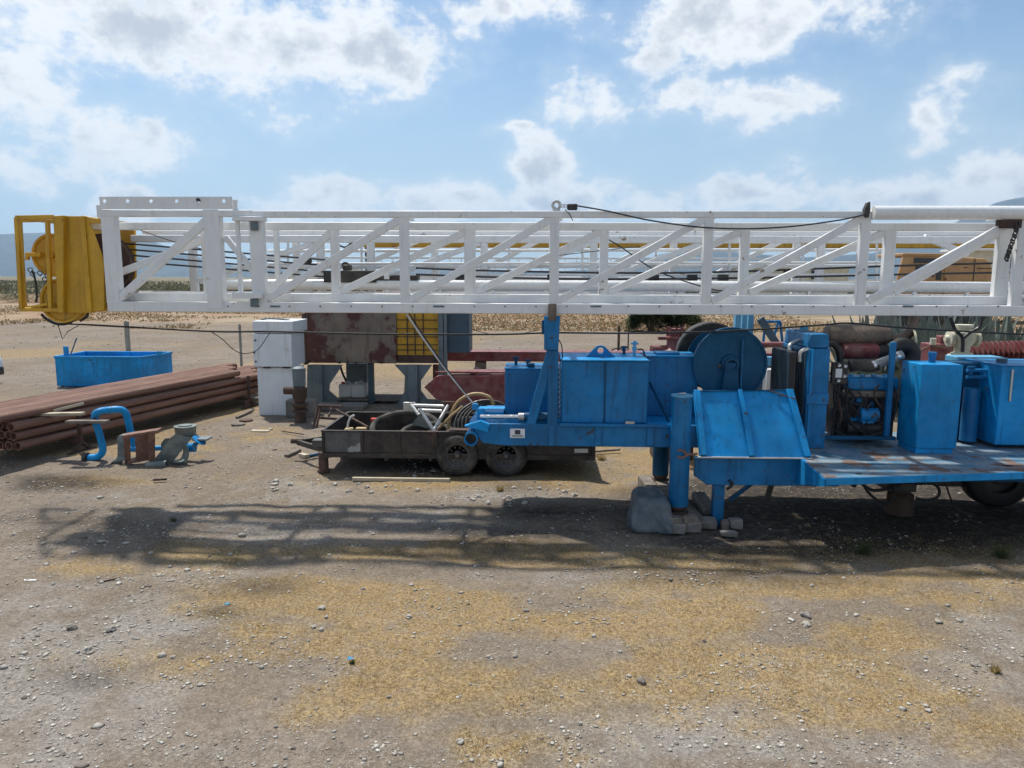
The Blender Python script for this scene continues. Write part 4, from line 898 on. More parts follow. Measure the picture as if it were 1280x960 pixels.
# the sagging power cable
cb = MB().tube(pspline([(74, 404.5), (110, 406), (165, 409), (270, 414.5), (340, 414.5), (470, 417.5), (620, 418), (690, 416), (780, 416.5), (880, 415), (960, 411), (1030, 406), (1062, 404), (1120, 409), (1200, 414), (1300, 419)], 10.3, 6), .013, 7).build('power_cable', M['rope'])
tag(cb, 'long black cable strung from the yellow crown block along under the white mast', 'cable')
c2 = MB().tube(pspline([(262, 413.5), (278, 424), (292, 437), (306, 442), (322, 437), (334, 421), (338, 415)], 10.33, 6), .006, 6).build('hanging_wire', M['rope']); tag(c2, 'thin grey wire looping down below the cable beside the white cabinet', 'wire')
c3 = MB().tube(pspline([(590, 412), (610, 417), (625, 418), (650, 417), (676, 412)], 10.42, 6), .005, 6).build('hanging_wire', M['rope']); tag(c3, 'thin wire dipping to the cable left of the blue mast post', 'wire')
c4 = MB().tube([at(72, 404, 10.2), at(78, 424, 10.2), at(85, 414, 10.2), at(98, 407, 10.2)], .006, 6).build('hanging_wire', M['rope']); tag(c4, 'short slack wire hanging below the yellow crown sheave', 'wire')
# ------------------------------------------------------------------ black tandem trailer
YT = 12.05
tr = thing('utility_trailer', (at(560, 580, 12.6).x, 12.9, 0), 'low black two axle utility trailer loaded with hoses, parked behind the blue rig', 'trailer')
zr_ = zat(540.5, YT, 480); zf_ = zat(566, YT, 480); xl, xr = xat(402, 545, YT), xat(744, 560, YT)
sp_ = xat(452, 553, YT)
xs_ = [xl, sp_ - .02, sp_ + .62, sp_ + 1.24, xr]
for i in range(4):
    MB().box(xs_[i] + .004, xs_[i + 1] - .004, YT + .015, YT + .03, zf_, zr_).build('side_panel', M['trailer_w' if i == 0 else 'trailer'], tr)
for x in xs_[:4] + [xr - .04]: MB().box(x, x + .045, YT - .01, YT + .035, zf_ - .01, zr_).build('stake', M['trailer'], tr, .004)
MB().box(xl - .01, xr, YT - .012, YT + .04, zr_, zr_ + .028).build('top_rail', M['trailer'], tr, .005)
MB().box(xl - .01, xr, YT + 1.7, YT + 1.75, zr_, zr_ + .03).build('top_rail', M['trailer'], tr, .005)
MB().box(xl - .01, xl + .04, YT + .042, YT + 1.7, zr_, zr_ + .028).build('top_rail', M['trailer'], tr, .005)
MB().box(xl, xr, YT + 1.71, YT + 1.73, zf_, zr_).build('side_panel', M['trailer'], tr)
MB().box(xl + .005, xl + .025, YT + .04, YT + 1.7, zf_, zr_).build('end_panel', M['trailer'], tr)
MB().box(xl, xr, YT + .03, YT + 1.7, zf_ - .06, zf_ + .0).build('bed', M['trailer'], tr, .004)
MB().box(xl, xr, YT - .005, YT + .03, zf_ - .09, zf_ - .012).build('bottom_rail', M['trailer'], tr, .005)
for i in range(5): x = xl + .3 + i * .75; MB().box(x, x + .05, YT + .02, YT + 1.68, zf_ - .14, zf_ - .065).build('cross_member', M['black'], tr)
tg = MB(); zt_ = zat(559, YT + .5, 385); ap = (xat(366, 558, YT + .6), YT + .88)
tg.bar((xl + .1, YT + .15, zt_), (ap[0], ap[1], zt_), .06, .09); tg.bar((xl + .1, YT + 1.6, zt_), (ap[0], ap[1], zt_), .06, .09); tg.build('tongue', M['black'], tr, .006)
MB().cyl((ap[0] - .12, ap[1], zt_ + .02), (ap[0] + .1, ap[1], zt_ + .02), .045, 12).build('coupler', M['rust_d'], tr)
MB().box(xat(383, 557, YT) , xat(401, 557, YT), YT + .3, YT + .5, zt_ + .05, zt_ + .17).build('tool_box', M['trailer_w'], tr, .01)
q = at(404, 566, YT + .1); MB().lathe((q.x, YT + .1, .01), (0, 0, 1), [(0, .10), (.04, .10), (.05, .085), (q.z, .08), (q.z, 0)], 18).build('jack_stand', M['rust_d'], tr)
def tyre(name, loc, r, wdt, parent):
    wh = MB(); x, y, z = loc
    prof_ = [(0, r * .62), (-.01, r * .68), (-.012, r * .8), (.005, r * .93), (.03, r * .985), (.05, r)]
    n_tr = 4
    for i in range(n_tr):
        a0 = .05 + (wdt - .1) * i / n_tr; a1 = .05 + (wdt - .1) * (i + 1) / n_tr
        prof_ += [(a0 + .004, r), (a1 - .012, r), (a1 - .01, r - .012), (a1 - .002, r - .012)]
    prof_ += [(wdt - .05, r), (wdt - .02, r * .98), (wdt, r * .9), (wdt, r * .62)]
    wh.lathe((x, y, z), (0, 1, 0), prof_, 48); t_ = wh.build('wheel', M['rubber'], parent)
    rm = MB().lathe((x, y, z), (0, 1, 0), [(.07, 0), (.055, r * .13), (.05, r * .16), (.075, r * .22), (.075, r * .46), (.05, r * .5), (.045, r * .56), (.0, r * .6), (-.006, r * .635), (.03, r * .63)], 40).build('rim', M['rim'], t_)
    for k in range(10):
        a = 2 * math.pi * k / 10; c_ = (x + r * .37 * math.cos(a), y + .07, z + r * .37 * math.sin(a))
        MB().cyl((c_[0], c_[1], c_[2]), (c_[0], c_[1] + .02, c_[2]), r * .062, 10).build('rim_hole', M['black'], t_)
    MB().lathe((x, y + .05, z), (0, 1, 0), [(.01, r * .17), (-.02, r * .16), (-.05, r * .1), (-.055, 0)], 18).build('hub_cap', M['rim'], t_)
    for k in range(5):
        a = 2 * math.pi * k / 5 + .3; MB().cyl((x + r * .21 * math.cos(a), y + .055, z + r * .21 * math.sin(a)), (x + r * .21 * math.cos(a), y + .08, z + r * .21 * math.sin(a)), .01, 6).build('lug_nut', M['rim'], t_)
    return t_
rT = .352
for px in (572, 633):
    for yy in (YT - .06, YT + 1.62): tyre('wheel', (xat(px, 572, YT), yy, rT), rT, .21, tr)
xw = xat(602, 572, YT); MB().box(xw - .9, xw + .9, YT + .1, YT + .16, rT - .03, rT + .05).build('suspension_beam', M['black'], tr)
for px in (572, 633): MB().cyl((xat(px, 572, YT), YT + .1, rT), (xat(px, 572, YT), YT + 1.65, rT), .035, 10).build('axle', M['black'], tr)
fx = [xat(p, 560, YT) for p in (540, 549, 560, 600, 655, 664)]; fz = [zf_ - .25, zf_ - .02, rT * 2 + .07, rT * 2 + .09, rT * 2 + .07, zf_ - .1]
mb = MB(); pts = [(fx[0] , .42), (fx[0] + .05, .60), (fx[1] + .08, .72), (fx[2] + .05, .775), (fx[4] - .2, .775), (fx[4], .70), (fx[5], .5)]
for (a, za), (b2, zb_) in zip(pts, pts[1:]): mb.bar((a, YT + .10, za), (b2, YT + .10, zb_), .2, .012)
mb.build('fender', M['rust_d'], tr)
MB().pbox(718, 735, 561, 566, YT - .015, .01).build('tail_marker', M['plastic'], tr)
MB().box(xl + .6, xl + 2.2, YT - .4, YT - .34, .0, .05).build('plank', M['woodp']).__setitem__('label', 'pale plank lying flat on the ground below the black trailer')
bpy.data.objects['plank']['category'] = 'plank'
# load on the trailer
def torus(mb, c, R_, r, tilt=0, n=40, m=10, sq=1.0):
    pts = [Vector((R_ * math.cos(a), R_ * math.sin(a) * sq, 0)) for a in np.linspace(0, 6.283, n + 1)[:-1]]
    rot = Matrix.Rotation(tilt, 3, 'X'); return mb.tube([rot @ p + Vector(c) for p in pts], r, m, closed=True)
q = at(505, 535, YT + .5); o = torus(MB(), (q.x, YT + .62, zf_ + .30), .58, .055, R(28), sq=.75).build('hose_ring', M['rubber']); tag(o, 'thick black rubber ring leaning in the trailer bed, left of the silver frame', 'hose')
q = at(525, 538, YT + .3); o = torus(MB(), (q.x + .1, YT + .42, zf_ + .22), .45, .05, R(24), sq=.75).build('hose_ring', M['rubber']); tag(o, 'smaller black rubber ring, nearest the trailer side below the silver frame', 'hose')
zc_ = zf_ + .36
mb = MB()
for k in range(4): torus(mb, (at(607, 520, YT + .65).x + .02 * k, YT + .68 + .02 * k, zf_ + .34 + .012 * k), .55 - .045 * k, .022, R(50), 44, 8, .95)
o = mb.build('hose_coil', M['hose']); tag(o, 'coil of black hose standing in the trailer behind the blue frame end', 'hose')
o = MB().tube(pspline([(560, 537), (563, 520), (572, 503), (586, 494), (600, 492.5), (612, 497), (617, 506)], YT + .45, 6), .03, 10).build('tan_hose', M['tanhose']); tag(o, 'tan hose arching out of the trailer beside the black coil', 'hose')
o = MB().tube(pspline([(548, 536), (565, 519), (578, 508)], YT + .3, 6), .022, 10).build('tan_hose', M['tanhose']); tag(o, 'short straight tan hose piece propped against the arching tan hose', 'hose')
st = thing('pipe_stand', at(540, 541, YT + .2), 'silver triangular pipe frame standing in the black trailer', 'frame')
for (a, b2, y0, y1) in (((517, 507), (556, 508), .5, .5), ((523, 513), (552, 514), .3, .3), ((514, 506), (524, 519), .5, .35), ((525, 511), (543, 540), .3, .12), ((560, 507), (541, 540), .5, .12)):
    MB().cyl(at(*a, YT + y0), at(*b2, YT + y1), .032, 12).build('tube', M['steel'], st)
MB().pbox(504, 519, 503, 514, YT + .5, .05).build('end_plate', M['steel'], st, .005); MB().pbox(553, 568, 502, 512, YT + .5, .05).build('end_plate', M['rust_d'], st, .005)
q = at(542, 540, YT + .1); MB().box(q.x - .09, q.x + .07, YT - .02, YT + .2, q.z - .05, q.z + .03).build('foot_joint', M['rust_d'], st, .01)
MB().pprism([(515, 530), (524, 518), (537, 530), (537, 536)], YT + .35, .02).build('gusset', M['duct'], st)
o = MB().tube(pspline([(434, 538), (435, 530), (438, 522), (443, 519)], YT + .3, 5), .018, 8).build('pale_hose', M['plastic']); tag(o, 'pale curved hose piece sticking up in the trailer front corner', 'hose')
o = MB().bar(at(420, 512, YT + 1.2), at(460, 534, YT + .3), .03, .03).build('steel_bar', M['rust_d']); tag(o, 'thin dark bar leaning over the trailer front rail', 'bar')
o = MB().pbox(463, 476, 523.5, 527.5, YT + .9, .12).build('red_box', M['redp'], bevel=.008); tag(o, 'small red box lying in the trailer bed', 'box')
mb = MB(); mb.pbox(430, 440, 536, 541, YT + .2, .15); mb.pbox(444, 458, 535, 540, YT + .25, .1); o = mb.build('rubble_bag', M['tanhose'], bevel=.02); tag(o, 'tan scraps lying by the front corner of the trailer bed', 'scrap')
# ------------------------------------------------------------------ pipe stack at left
stack_o = Vector((-9.07, 12.35, 0)); sdir = Vector((.25, .968, 0)).normalized(); sper = Vector((-sdir.y, sdir.x, 0))
pr = .082
def pipe_mesh(L):
    mb = MB().lathe((0, 0, 0), (0, 1, 0), [(.35, pr * .72), (0, pr * .74), (0, pr), (.22, pr), (.23, pr * .93), (L - .2, pr * .93), (L - .19, pr), (L, pr), (L, pr * .74), (L - .3, pr * .72)], 18)
    o = mb.build('steel_pipe', M['rust']); me_ = o.data; bpy.data.objects.remove(o); return me_
pmesh = [pipe_mesh(7.2), pipe_mesh(7.7), pipe_mesh(8.3)]
names = ['bottom', 'second', 'third', 'top']
for k in range(4):
    for i in range(9 if k < 3 else 8):
        o = bpy.data.objects.new('steel_pipe', pmesh[2 if i > 5 else (1 if i > 2 else 0)]); C.objects.link(o)
        z = .335 + k * .178
        st_ = stack_o + sper * (i * .172 + .085 + (.04 if k == 3 else 0) + .02 * (k % 2)) + sdir * (random.uniform(-.06, .06) + (-.9 if k == 3 else 0) + .02 * i)
        o.location = (st_.x, st_.y, z); o.rotation_euler = (0, random.uniform(0, 6), math.atan2(sdir.y, sdir.x) - math.pi / 2)
        o.rotation_euler = (0, 0, math.atan2(sdir.y, sdir.x) - math.pi / 2)
        tag(o, ('outermost right hand rusty pipe in the %s layer of the stack' if i == 0 else 'long rusty steel pipe inside the %s layer of the left stack') % names[k], 'pipe', 'rusty pipes in the %s layer' % names[k])
def trestle(dist, label):
    c0 = stack_o + sdir * dist - sper * .1; e = sper
    t_ = thing('pipe_trestle', c0, label, 'trestle', 'trestles under the pipe stack')
    MB().bar(c0 + Vector((0, 0, .215)) - e * .05, c0 + e * 1.75 + Vector((0, 0, .215)), .09, .075).build('top_beam', M['rust_d'], t_, .006)
    for s_ in (-.04, 1.55):
        for dd_ in (-.22, .22): MB().bar(c0 + e * s_ + Vector((0, 0, .2)), c0 + e * s_ + sdir * dd_ + Vector((0, 0, .0)), .06, .06).build('leg', M['rust_d'], t_, .004)
        MB().bar(c0 + e * s_ - sdir * .3 + Vector((0, 0, .015)), c0 + e * s_ + sdir * .3 + Vector((0, 0, .015)), .09, .03).build('foot_bar', M['rust_d'], t_, .004)
    MB().bar(c0 - e * .03 + Vector((0, 0, .2)), c0 - e * .03 + Vector((0, 0, .80)), .07, .05).build('stop_post', M['rust_d'], t_, .004)
trestle(1.15, 'rusty trestle carrying the near end of the pipe stack'); trestle(6.3, 'rusty trestle carrying the far end of the pipe stack')
for (a, b2, Y, m_, lb) in (((42, 518), (104, 517), 13.0, 'woodp', 'pale board poking out between pipe layers, middle of the three'), ((84, 527), (135, 527), 12.6, 'wood', 'brown timber end sticking out of the pipe stack, lowest of the three'), ((70, 513), (102, 505), 12.9, 'woodp', 'short pale board lying slanted on the pipe stack edge')):
    o = MB().bar(at(*a, Y), at(*b2, Y), .14, .05).build('plank', M[m_], bevel=.006); tag(o, lb, 'plank')
# ------------------------------------------------------------------ blue gooseneck pipe and scrap
o = thing('gooseneck_pipe', atz(125, 578), 'bright blue bent pipe standing like an inverted U by the pipe stack', 'pipe')
U = spline([at(111, 572, 12.75), at(122, 571, 12.75), at(128.5, 563, 12.75), at(125, 545, 12.75), at(118.5, 522, 12.75), at(123, 515, 12.75), at(136, 512.5, 12.9), at(150, 512, 13.0), at(157.5, 517, 13.05), at(161, 530, 13.1), at(166, 552, 13.15), at(171, 563, 13.15)], 6)
MB().tube(U, .062, 16).build('bend', M['blue_b'], o); a = at(109, 572.5, 12.75); MB().lathe(a, (-1, 0, 0), [(-.02, 0), (-.02, .1), (.05, .1), (.05, .06), (-.01, .05)], 18).build('flange', M['black'], o)
o = thing('valve_pipe', atz(200, 572), 'blue pipe lying on the ground with a valve at its right end', 'pipe')
MB().cyl(at(160, 562, 12.9), at(232, 558.5, 12.9), .045, 14).build('pipe_run', M['blue_b'], o)
mb = MB().lathe(at(232, 560, 12.85), (1, 0, .1), [(0, 0), (0, .1), (.03, .1), (.035, .06), (.09, .085), (.14, .06), (.145, .09), (.17, .09), (.17, 0)], 16); mb.build('valve_body', M['blue_b'], o)
mb = MB().lathe(at(245, 556, 12.85), (.6, 0, .8), [(0, .03), (.1, .03), (.1, .13), (.115, .13), (.115, 0)], 18); mb.build('hand_wheel', M['blue'], o)
mb = MB(); mb.pbox(240, 258, 549, 551, 12.8, .25); mb.build('lever', M['grey'], o)
o = thing('bent_bracket', atz(165, 582), 'rusty bracket frame with a grey green curved sheet leaning on its left', 'scrap')
sh = [at(137, 582, 12.5), at(139, 578, 12.45), at(146, 572, 12.5), at(147, 560, 12.5), at(147, 547, 12.55), at(152, 543, 12.6), at(165, 540, 12.7)]
sv = spline(sh, 5); mb = MB(); off = Vector((.18, .05, .02)); n_ = len(sv)
mb.add([p for p in sv] + [p + off for p in sv] + [p + Vector((0, .012, -.012)) for p in sv] + [p + off + Vector((0, .012, -.012)) for p in sv], [(i, i + 1, n_ + i + 1, n_ + i) for i in range(n_ - 1)] + [(2 * n_ + i, 3 * n_ + i, 3 * n_ + i + 1, 2 * n_ + i + 1) for i in range(n_ - 1)] + [(i, 2 * n_ + i, 2 * n_ + i + 1, i + 1) for i in range(n_ - 1)] + [(n_ + i, n_ + i + 1, 3 * n_ + i + 1, 3 * n_ + i) for i in range(n_ - 1)])
mb.build('curved_sheet', M['duct'], o)
for (a, b2, wd) in (((158, 545), (160, 580), .07), ((156, 545), (200, 538), .06), ((189, 542), (189, 575), .14), ((160, 578), (190, 572), .05), ((178, 541), (180, 574), .06)):
    MB().bar(at(*a, 12.5), at(*b2, 12.6), .25 if wd == .06 else .1, wd).build('bracket_bar', M['rust'], o, .006)
MB().bar(at(164, 573, 12.55), at(182, 567, 12.6), .06, .025).build('pale_slat', M['woodp'], o)
o = thing('duct_band', atz(218, 585), 'grey green bent duct band lying in a loop on the dirt', 'scrap')
mb = MB()
def ribbon(mb, pts, off, th=.012):
    sv = spline(pts, 6); n_ = len(sv); off = Vector(off); e = Vector((0, th, -th))
    return mb.add([p for p in sv] + [p + off for p in sv] + [p + e for p in sv] + [p + off + e for p in sv], [(i, i + 1, n_ + i + 1, n_ + i) for i in range(n_ - 1)] + [(2 * n_ + i, 3 * n_ + i, 3 * n_ + i + 1, 2 * n_ + i + 1) for i in range(n_ - 1)] + [(i, 2 * n_ + i, 2 * n_ + i + 1, i + 1) for i in range(n_ - 1)] + [(n_ + i, n_ + i + 1, 3 * n_ + i + 1, 3 * n_ + i) for i in range(n_ - 1)])
ribbon(mb, [at(190, 577, 12.5), at(200, 565, 12.5), at(212, 549, 12.55), at(220, 542, 12.6)], (.24, .1, -.1)); mb.build('band', M['duct'], o)
mb = MB(); ribbon(mb, [at(233, 555, 12.55), at(236, 566, 12.55), at(232, 577, 12.5), at(218, 579, 12.5)], (-.2, .2, .0)); mb.build('band', M['duct'], o)
MB().lathe(at(183, 582, 12.35), (1, .15, .05), [(0, .05), (0, .065), (.34, .07), (.34, .05)], 20).build('tube_end', M['duct'], o)
mb = MB(); ribbon(mb, [at(206, 548, 12.7), at(201, 556, 12.7), at(204, 565, 12.7)], (.3, .1, .0)); mb.build('inner_band', M['duct'], o)
q = atz(228, 546); o = thing('round_drum', q, 'squat grey lidded drum beside the shadow of the pipe stack', 'drum')
MB().lathe((q.x, q.y + .15, 0), (0, 0, 1), [(0, 0), (0, .19), (.02, .2), (.17, .215), (.18, .215), (.18, 0)], 28).build('drum_body', M['duct'], o)
MB().lathe((q.x, q.y + .15, .18), (0, 0, 1), [(0, .225), (.025, .225), (.03, .2), (.02, .14), (.045, .13), (.045, 0)], 28).build('drum_lid', M['duct'], o)
for (px, py, lb) in ((308, 527, 'flat rusty plate on the dirt left of the white cabinet'), (298, 532, 'flat wooden offcut on the dirt left of the rusty plate')):
    q = atz(px, py); o = MB().lathe((q.x, q.y, 0), (0, 0, 1), [(0, 0), (.0, .16), (.05, .15), (.05, 0)], 9).build('offcut', M['rust_d' if px == 308 else 'wood']); tag(o, lb, 'scrap')
q = atz(325, 540); o = MB().box(q.x - .18, q.x + .2, q.y - .08, q.y + .08, 0, .04).build('offcut', M['woodp'], bevel=.01); tag(o, 'pale board offcut on the dirt in front of the white cabinet', 'scrap')
q = atz(200, 601); o = MB().bar(q + Vector((-.1, -.02, .02)), q + Vector((.1, .02, .025)), .04, .03).build('offcut', M['rust_d']); tag(o, 'short dark stick on open dirt in front of the bent scrap', 'scrap')
q = atz(137, 727); o = MB().bar(q + Vector((-.09, -.06, .015)), q + Vector((.09, .06, .02)), .018, .016).build('stick', M['rust_d']); tag(o, 'thin dark stick lying slanted on dirt at left', 'stick')
# ------------------------------------------------------------------ blue skip
xs0, xs1 = xat(70, 465, 21.5), xat(206, 465, 22.5); zs1 = zat(446, 21.5, 130)
sk = thing('steel_skip', ((xs0 + xs1) / 2, 22.2, 0), 'open blue steel skip standing behind the pipe stack', 'skip')
pl_ = [(xs0, 21.5), (xat(178, 465, 21.5), 21.5), (xs1, 22.4), (xs1, 23.0), (xs0, 23.0)]; n_ = len(pl_); mb = MB()
inn = [(xs0 + .06, 21.56), (pl_[1][0] - .02, 21.56), (xs1 - .06, 22.43), (xs1 - .06, 22.94), (xs0 + .06, 22.94)]
vv = [(x, y, .02) for x, y in pl_] + [(x, y, zs1) for x, y in pl_] + [(x, y, zs1) for x, y in inn] + [(x, y, .1) for x, y in inn]
ff = [[i, (i + 1) % n_, n_ + (i + 1) % n_, n_ + i] for i in range(n_)] + [[n_ + i, n_ + (i + 1) % n_, 2 * n_ + (i + 1) % n_, 2 * n_ + i] for i in range(n_)] + [[2 * n_ + i, 2 * n_ + (i + 1) % n_, 3 * n_ + (i + 1) % n_, 3 * n_ + i] for i in range(n_)] + [list(range(3 * n_, 4 * n_)), list(range(n_))[::-1]]
mb.add(vv, ff).build('skip_body', M['blue_b'], sk)
for i in range(n_):
    a, b2 = pl_[i], pl_[(i + 1) % n_]; MB().bar((a[0], a[1], zs1 - .02), (b2[0], b2[1], zs1 - .02), .07, .07).build('rim_bar', M['blue_b'], sk, .005)
for px in (82, 199): mb = MB().pbox(px - 3, px + 3, 433 if px < 100 else 439, 446, 21.6, .05); mb.build('lifting_lug', M['blue_b'], sk, .01)
MB().tube([at(88, 444, 21.9), at(96, 422, 21.9)], .02, 6).build('lashing_bar', M['grey'], sk)
# ------------------------------------------------------------------ fence posts
for (px, y0, y1, Y, lb) in ((161, 401, 446, 27, 'grey concrete fence post behind the blue skip'), (302, 405, 458, 25, 'thin grey fence post left of the white cabinet'), (773, 407, 440, 30, 'brown post standing behind the big blue tank'), (785, 416, 438, 30, 'thin short stake right of the brown post behind the tank'), (420, 380, 400, 60, 'far thin post at the field edge behind the rusty housing')):
    wd = {161: 4.5, 302: 2.6, 773: 3, 785: 1.6}.get(px, 1.5) * Y / FPX / 2; x = xat(px, y1, Y); z1 = zat(y0, Y, px)
    o = MB().box(x - wd, x + wd, Y - wd, Y + wd, 0, z1 - .03); o.prism([(x - wd, z1 - .03), (x + wd, z1 - .03), (x + wd * .4, z1), (x - wd * .4, z1)], Y - wd, Y + wd)
    tag(o.build('fence_post', M['post' if px in (161, 302) else 'rust_d'], bevel=.008), lb, 'post')
# ------------------------------------------------------------------ white electrical cabinet
YK = 17.3
k_ = thing('electric_cabinet', (xat(345, 520, YK), YK + .4, 0), 'tall white electrical cabinet on a plinth, left of the rusty housing', 'cabinet')
MB().pbox(322.5, 371, 459.5, 519.5, YK, .62).build('lower_body', M['cabinet'], k_, .012)
ub = MB().pbox(318, 364, 405, 459, YK + .02, 1.0).build('upper_body', M['cabinet'], k_, .012)
MB().pbox(316.5, 364.5, 417.5, 458.5, YK - .09, .1).build('door', M['cabinet'], ub, .012)
MB().pbox(315.5, 365.5, 401.5, 416.5, YK - .10, 1.14).build('hood', M['cabinet'], ub, .015)
for (px, py) in ((318.8, 425.5), (317.5, 441), (319.5, 452)): MB().pbox(px - 1, px + 1, py - 1, py + 1, YK - .11, .03).build('hinge', M['black'], ub)
for px in (333, 357): MB().pbox(px - 4, px + 4, 459, 460.5, YK - .08, .08).build('latch', M['black'], ub)
MB().pbox(358, 360.5, 436, 439, YK - .11, .03).build('lock', M['steel'], ub); MB().pbox(324, 370, 519.5, 522, YK + .04, .5).build('plinth', M['black'], k_)
mb = MB(); mb.tube(pspline([(326, 400), (335, 398.5), (350, 399), (362, 400)], YK + .3, 4), .02, 6); mb.build('top_pipe', M['grey'], ub)
# ------------------------------------------------------------------ rusty housing on grey legs
YH = 18.6
h_ = thing('rusty_housing', (xat(460, 500, YH), YH + 1, 0), 'big rust stained steel housing on grey blue legs behind the trailer', 'machine')
MB().pbox(381, 495, 366, 454, YH, 2.0).build('housing_box', M['rustbox'], h_, .02)
for (px, py) in ((384, 396), (384, 451), (424, 453), (434, 453), (445, 454), (477, 453)): MB().pbox(px - 1.6, px + 1.6, py - 1.6, py + 1.6, YH - .05, .05).build('bracket', M['black'], h_)
MB().pbox(378, 382, 392, 456, YH - .03, .2).build('corner_post', M['rust_d'], h_, .008)
yp = MB().pbox(495.5, 548, 370, 444, YH + .1, 1.7).build('yellow_cage', M['yellow'], h_, .01)
for px in (509, 518.5, 529): MB().pbox(px - .5, px + .5, 392, 443, YH + .06, .03).build('cage_bar', M['rust_d'], yp)
for py in (400, 411, 421, 431, 437.5): MB().pbox(496, 547, py - .5, py + .5, YH + .055, .025).build('cage_bar', M['rust_d'], yp)
MB().pbox(497, 548, 443.5, 454, YH + .1, 1.6).build('sill_beam', M['rust_d'], h_, .01)
MB().pbox(548, 554, 372, 480, YH - .02, .25).build('column', M['grey'], h_, .01); MB().pbox(555, 558.5, 372, 475, YH - .05, .12).build('column_flange', M['grey'], h_, .006)
MB().pbox(559, 586.5, 372, 441, YH + .1, .9).build('slate_panel', M['greyd'], h_, .01)
for yy in (YH + .05, YH + 1.6):
    mb = MB().pprism([(384, 456), (428, 456), (412, 480), (411, 488), (420, 496), (422, 508), (383, 508)], yy, .06); mb.build('leg_plate', M['grey'], h_, .008)
    mb = MB().pprism([(493, 456), (540, 456), (526, 476), (526, 488), (538, 505), (545, 513), (492, 513), (505, 490), (506, 470)], yy, .06); mb.build('leg_plate', M['grey'], h_, .008)
for px in (397, 516): MB().pbox(px - 6, px + 6, 456, 511, YH - .06, .1).build('leg_web', M['grey'], h_, .008)
MB().pbox(433, 459, 455, 505, YH + 1.5, .35).build('center_column', M['grey'], h_, .01)
MB().tube(pspline([(425, 456), (428, 466), (433, 477)], YH + .5, 4), .03, 8).build('drain_hose', M['hose'], h_)
MB().pbox(541, 548, 456, 474, YH + .4, .1).build('hanging_bracket', M['red'], h_)
q = at(377, 500, YH - 1.0); v_ = thing('standing_valve', atz(376, 529), 'rusty flanged valve stub standing beside the white cabinet', 'valve')
MB().lathe((v_.location.x, v_.location.y, 0), (0, 0, 1), [(0, 0), (0, .13), (.25, .11), (.27, .18), (.32, .18), (.34, .1), (.4, .17), (.46, .18), (.47, .1), (.6, .16), (.8, .17), (.86, .11), (.86, 0)], 18).build('valve_body', M['rust_d'], v_)
MB().lathe((v_.location.x, v_.location.y, .862), (0, 0, 1), [(0, 0), (0, .14), (.04, .14), (.4, .15), (.44, .09), (.44, 0)], 18).build('valve_bonnet', M['grey'], v_)
MB().cyl((v_.location.x - .35, v_.location.y, .75), (v_.location.x, v_.location.y, .75), .09, 12).build('side_outlet', M['rust_d'], v_)
o = MB().box(atz(352, 525).x, atz(352, 525).x + .7, 17.0, 17.3, 0, .42).build('concrete_block', M['concrete'], bevel=.03); tag(o, 'dark stained concrete block at the foot of the white cabinet', 'block')
o = MB().box(xat(388, 510, 17.6), xat(450, 510, 17.6), 17.9, 18.5, 0, .14).build('concrete_slab', M['concrete'], bevel=.03); tag(o, 'low concrete base under the legs of the rusty housing', 'block')
o = thing('bent_gate', atz(408, 535), 'small rusty bar frame leaning beside the trailer front', 'frame')
for (a, b2) in (((398, 506), (391, 538)), ((401, 507), (395, 537)), ((398, 507), (428, 508)), ((396, 522), (426, 524)), ((415, 508), (411, 520))): MB().cyl(at(*a, 16.2), at(*b2, 15.9), .03, 8).build('bar', M['rust_d'], o)
for (px, lb) in ((431, 'white plastic jerrycan under the rusty housing, left one with a red cap'), (448, 'white plastic jerrycan under the rusty housing, right and wider one')):
    Y = 19.3; w_ = 8.3 if px == 431 else 9.5; z0_, z1_ = .105, zat(479, Y, px)
    j_ = thing('jerrycan', (xat(px, 490, Y), Y + .2, z0_), lb, 'container')
    x_ = xat(px, 490, Y); hw = w_ * Y / FPX; MB().box(x_ - hw, x_ + hw, Y, Y + .34, z0_, z1_ - .03).build('can_body', M['plastic'], j_, .04)
    MB().cyl((x_ - hw * .4, Y + .12, z1_ - .03), (x_ - hw * .4, Y + .12, z1_ + .02), .05, 12).build('cap', M['redp' if px == 431 else 'plastic'], j_)
    MB().tube(spline([(x_ - hw * .2, Y + .17, z1_ - .04), (x_ + hw * .2, Y + .17, z1_ + .03), (x_ + hw * .7, Y + .17, z1_ - .04)], 5), .018, 8).build('handle', M['plastic'], j_)
pa = thing('timber_pallet', (xat(455, 500, 19.4), 19.4, 0), 'dark timber pallet carrying the white jerrycans', 'pallet')
for i in range(5): MB().box(xat(424, 500, 19.3), xat(505, 500, 19.3), 19.1 + i * .2, 19.26 + i * .2, .06, .10).build('board', M['wood'], pa, .005)
for i in range(3): a = xat(424, 500, 19.3) + i * .8; MB().box(a, a + .1, 19.1, 20.06, .0, .06).build('bearer', M['rust_d'], pa, .005)
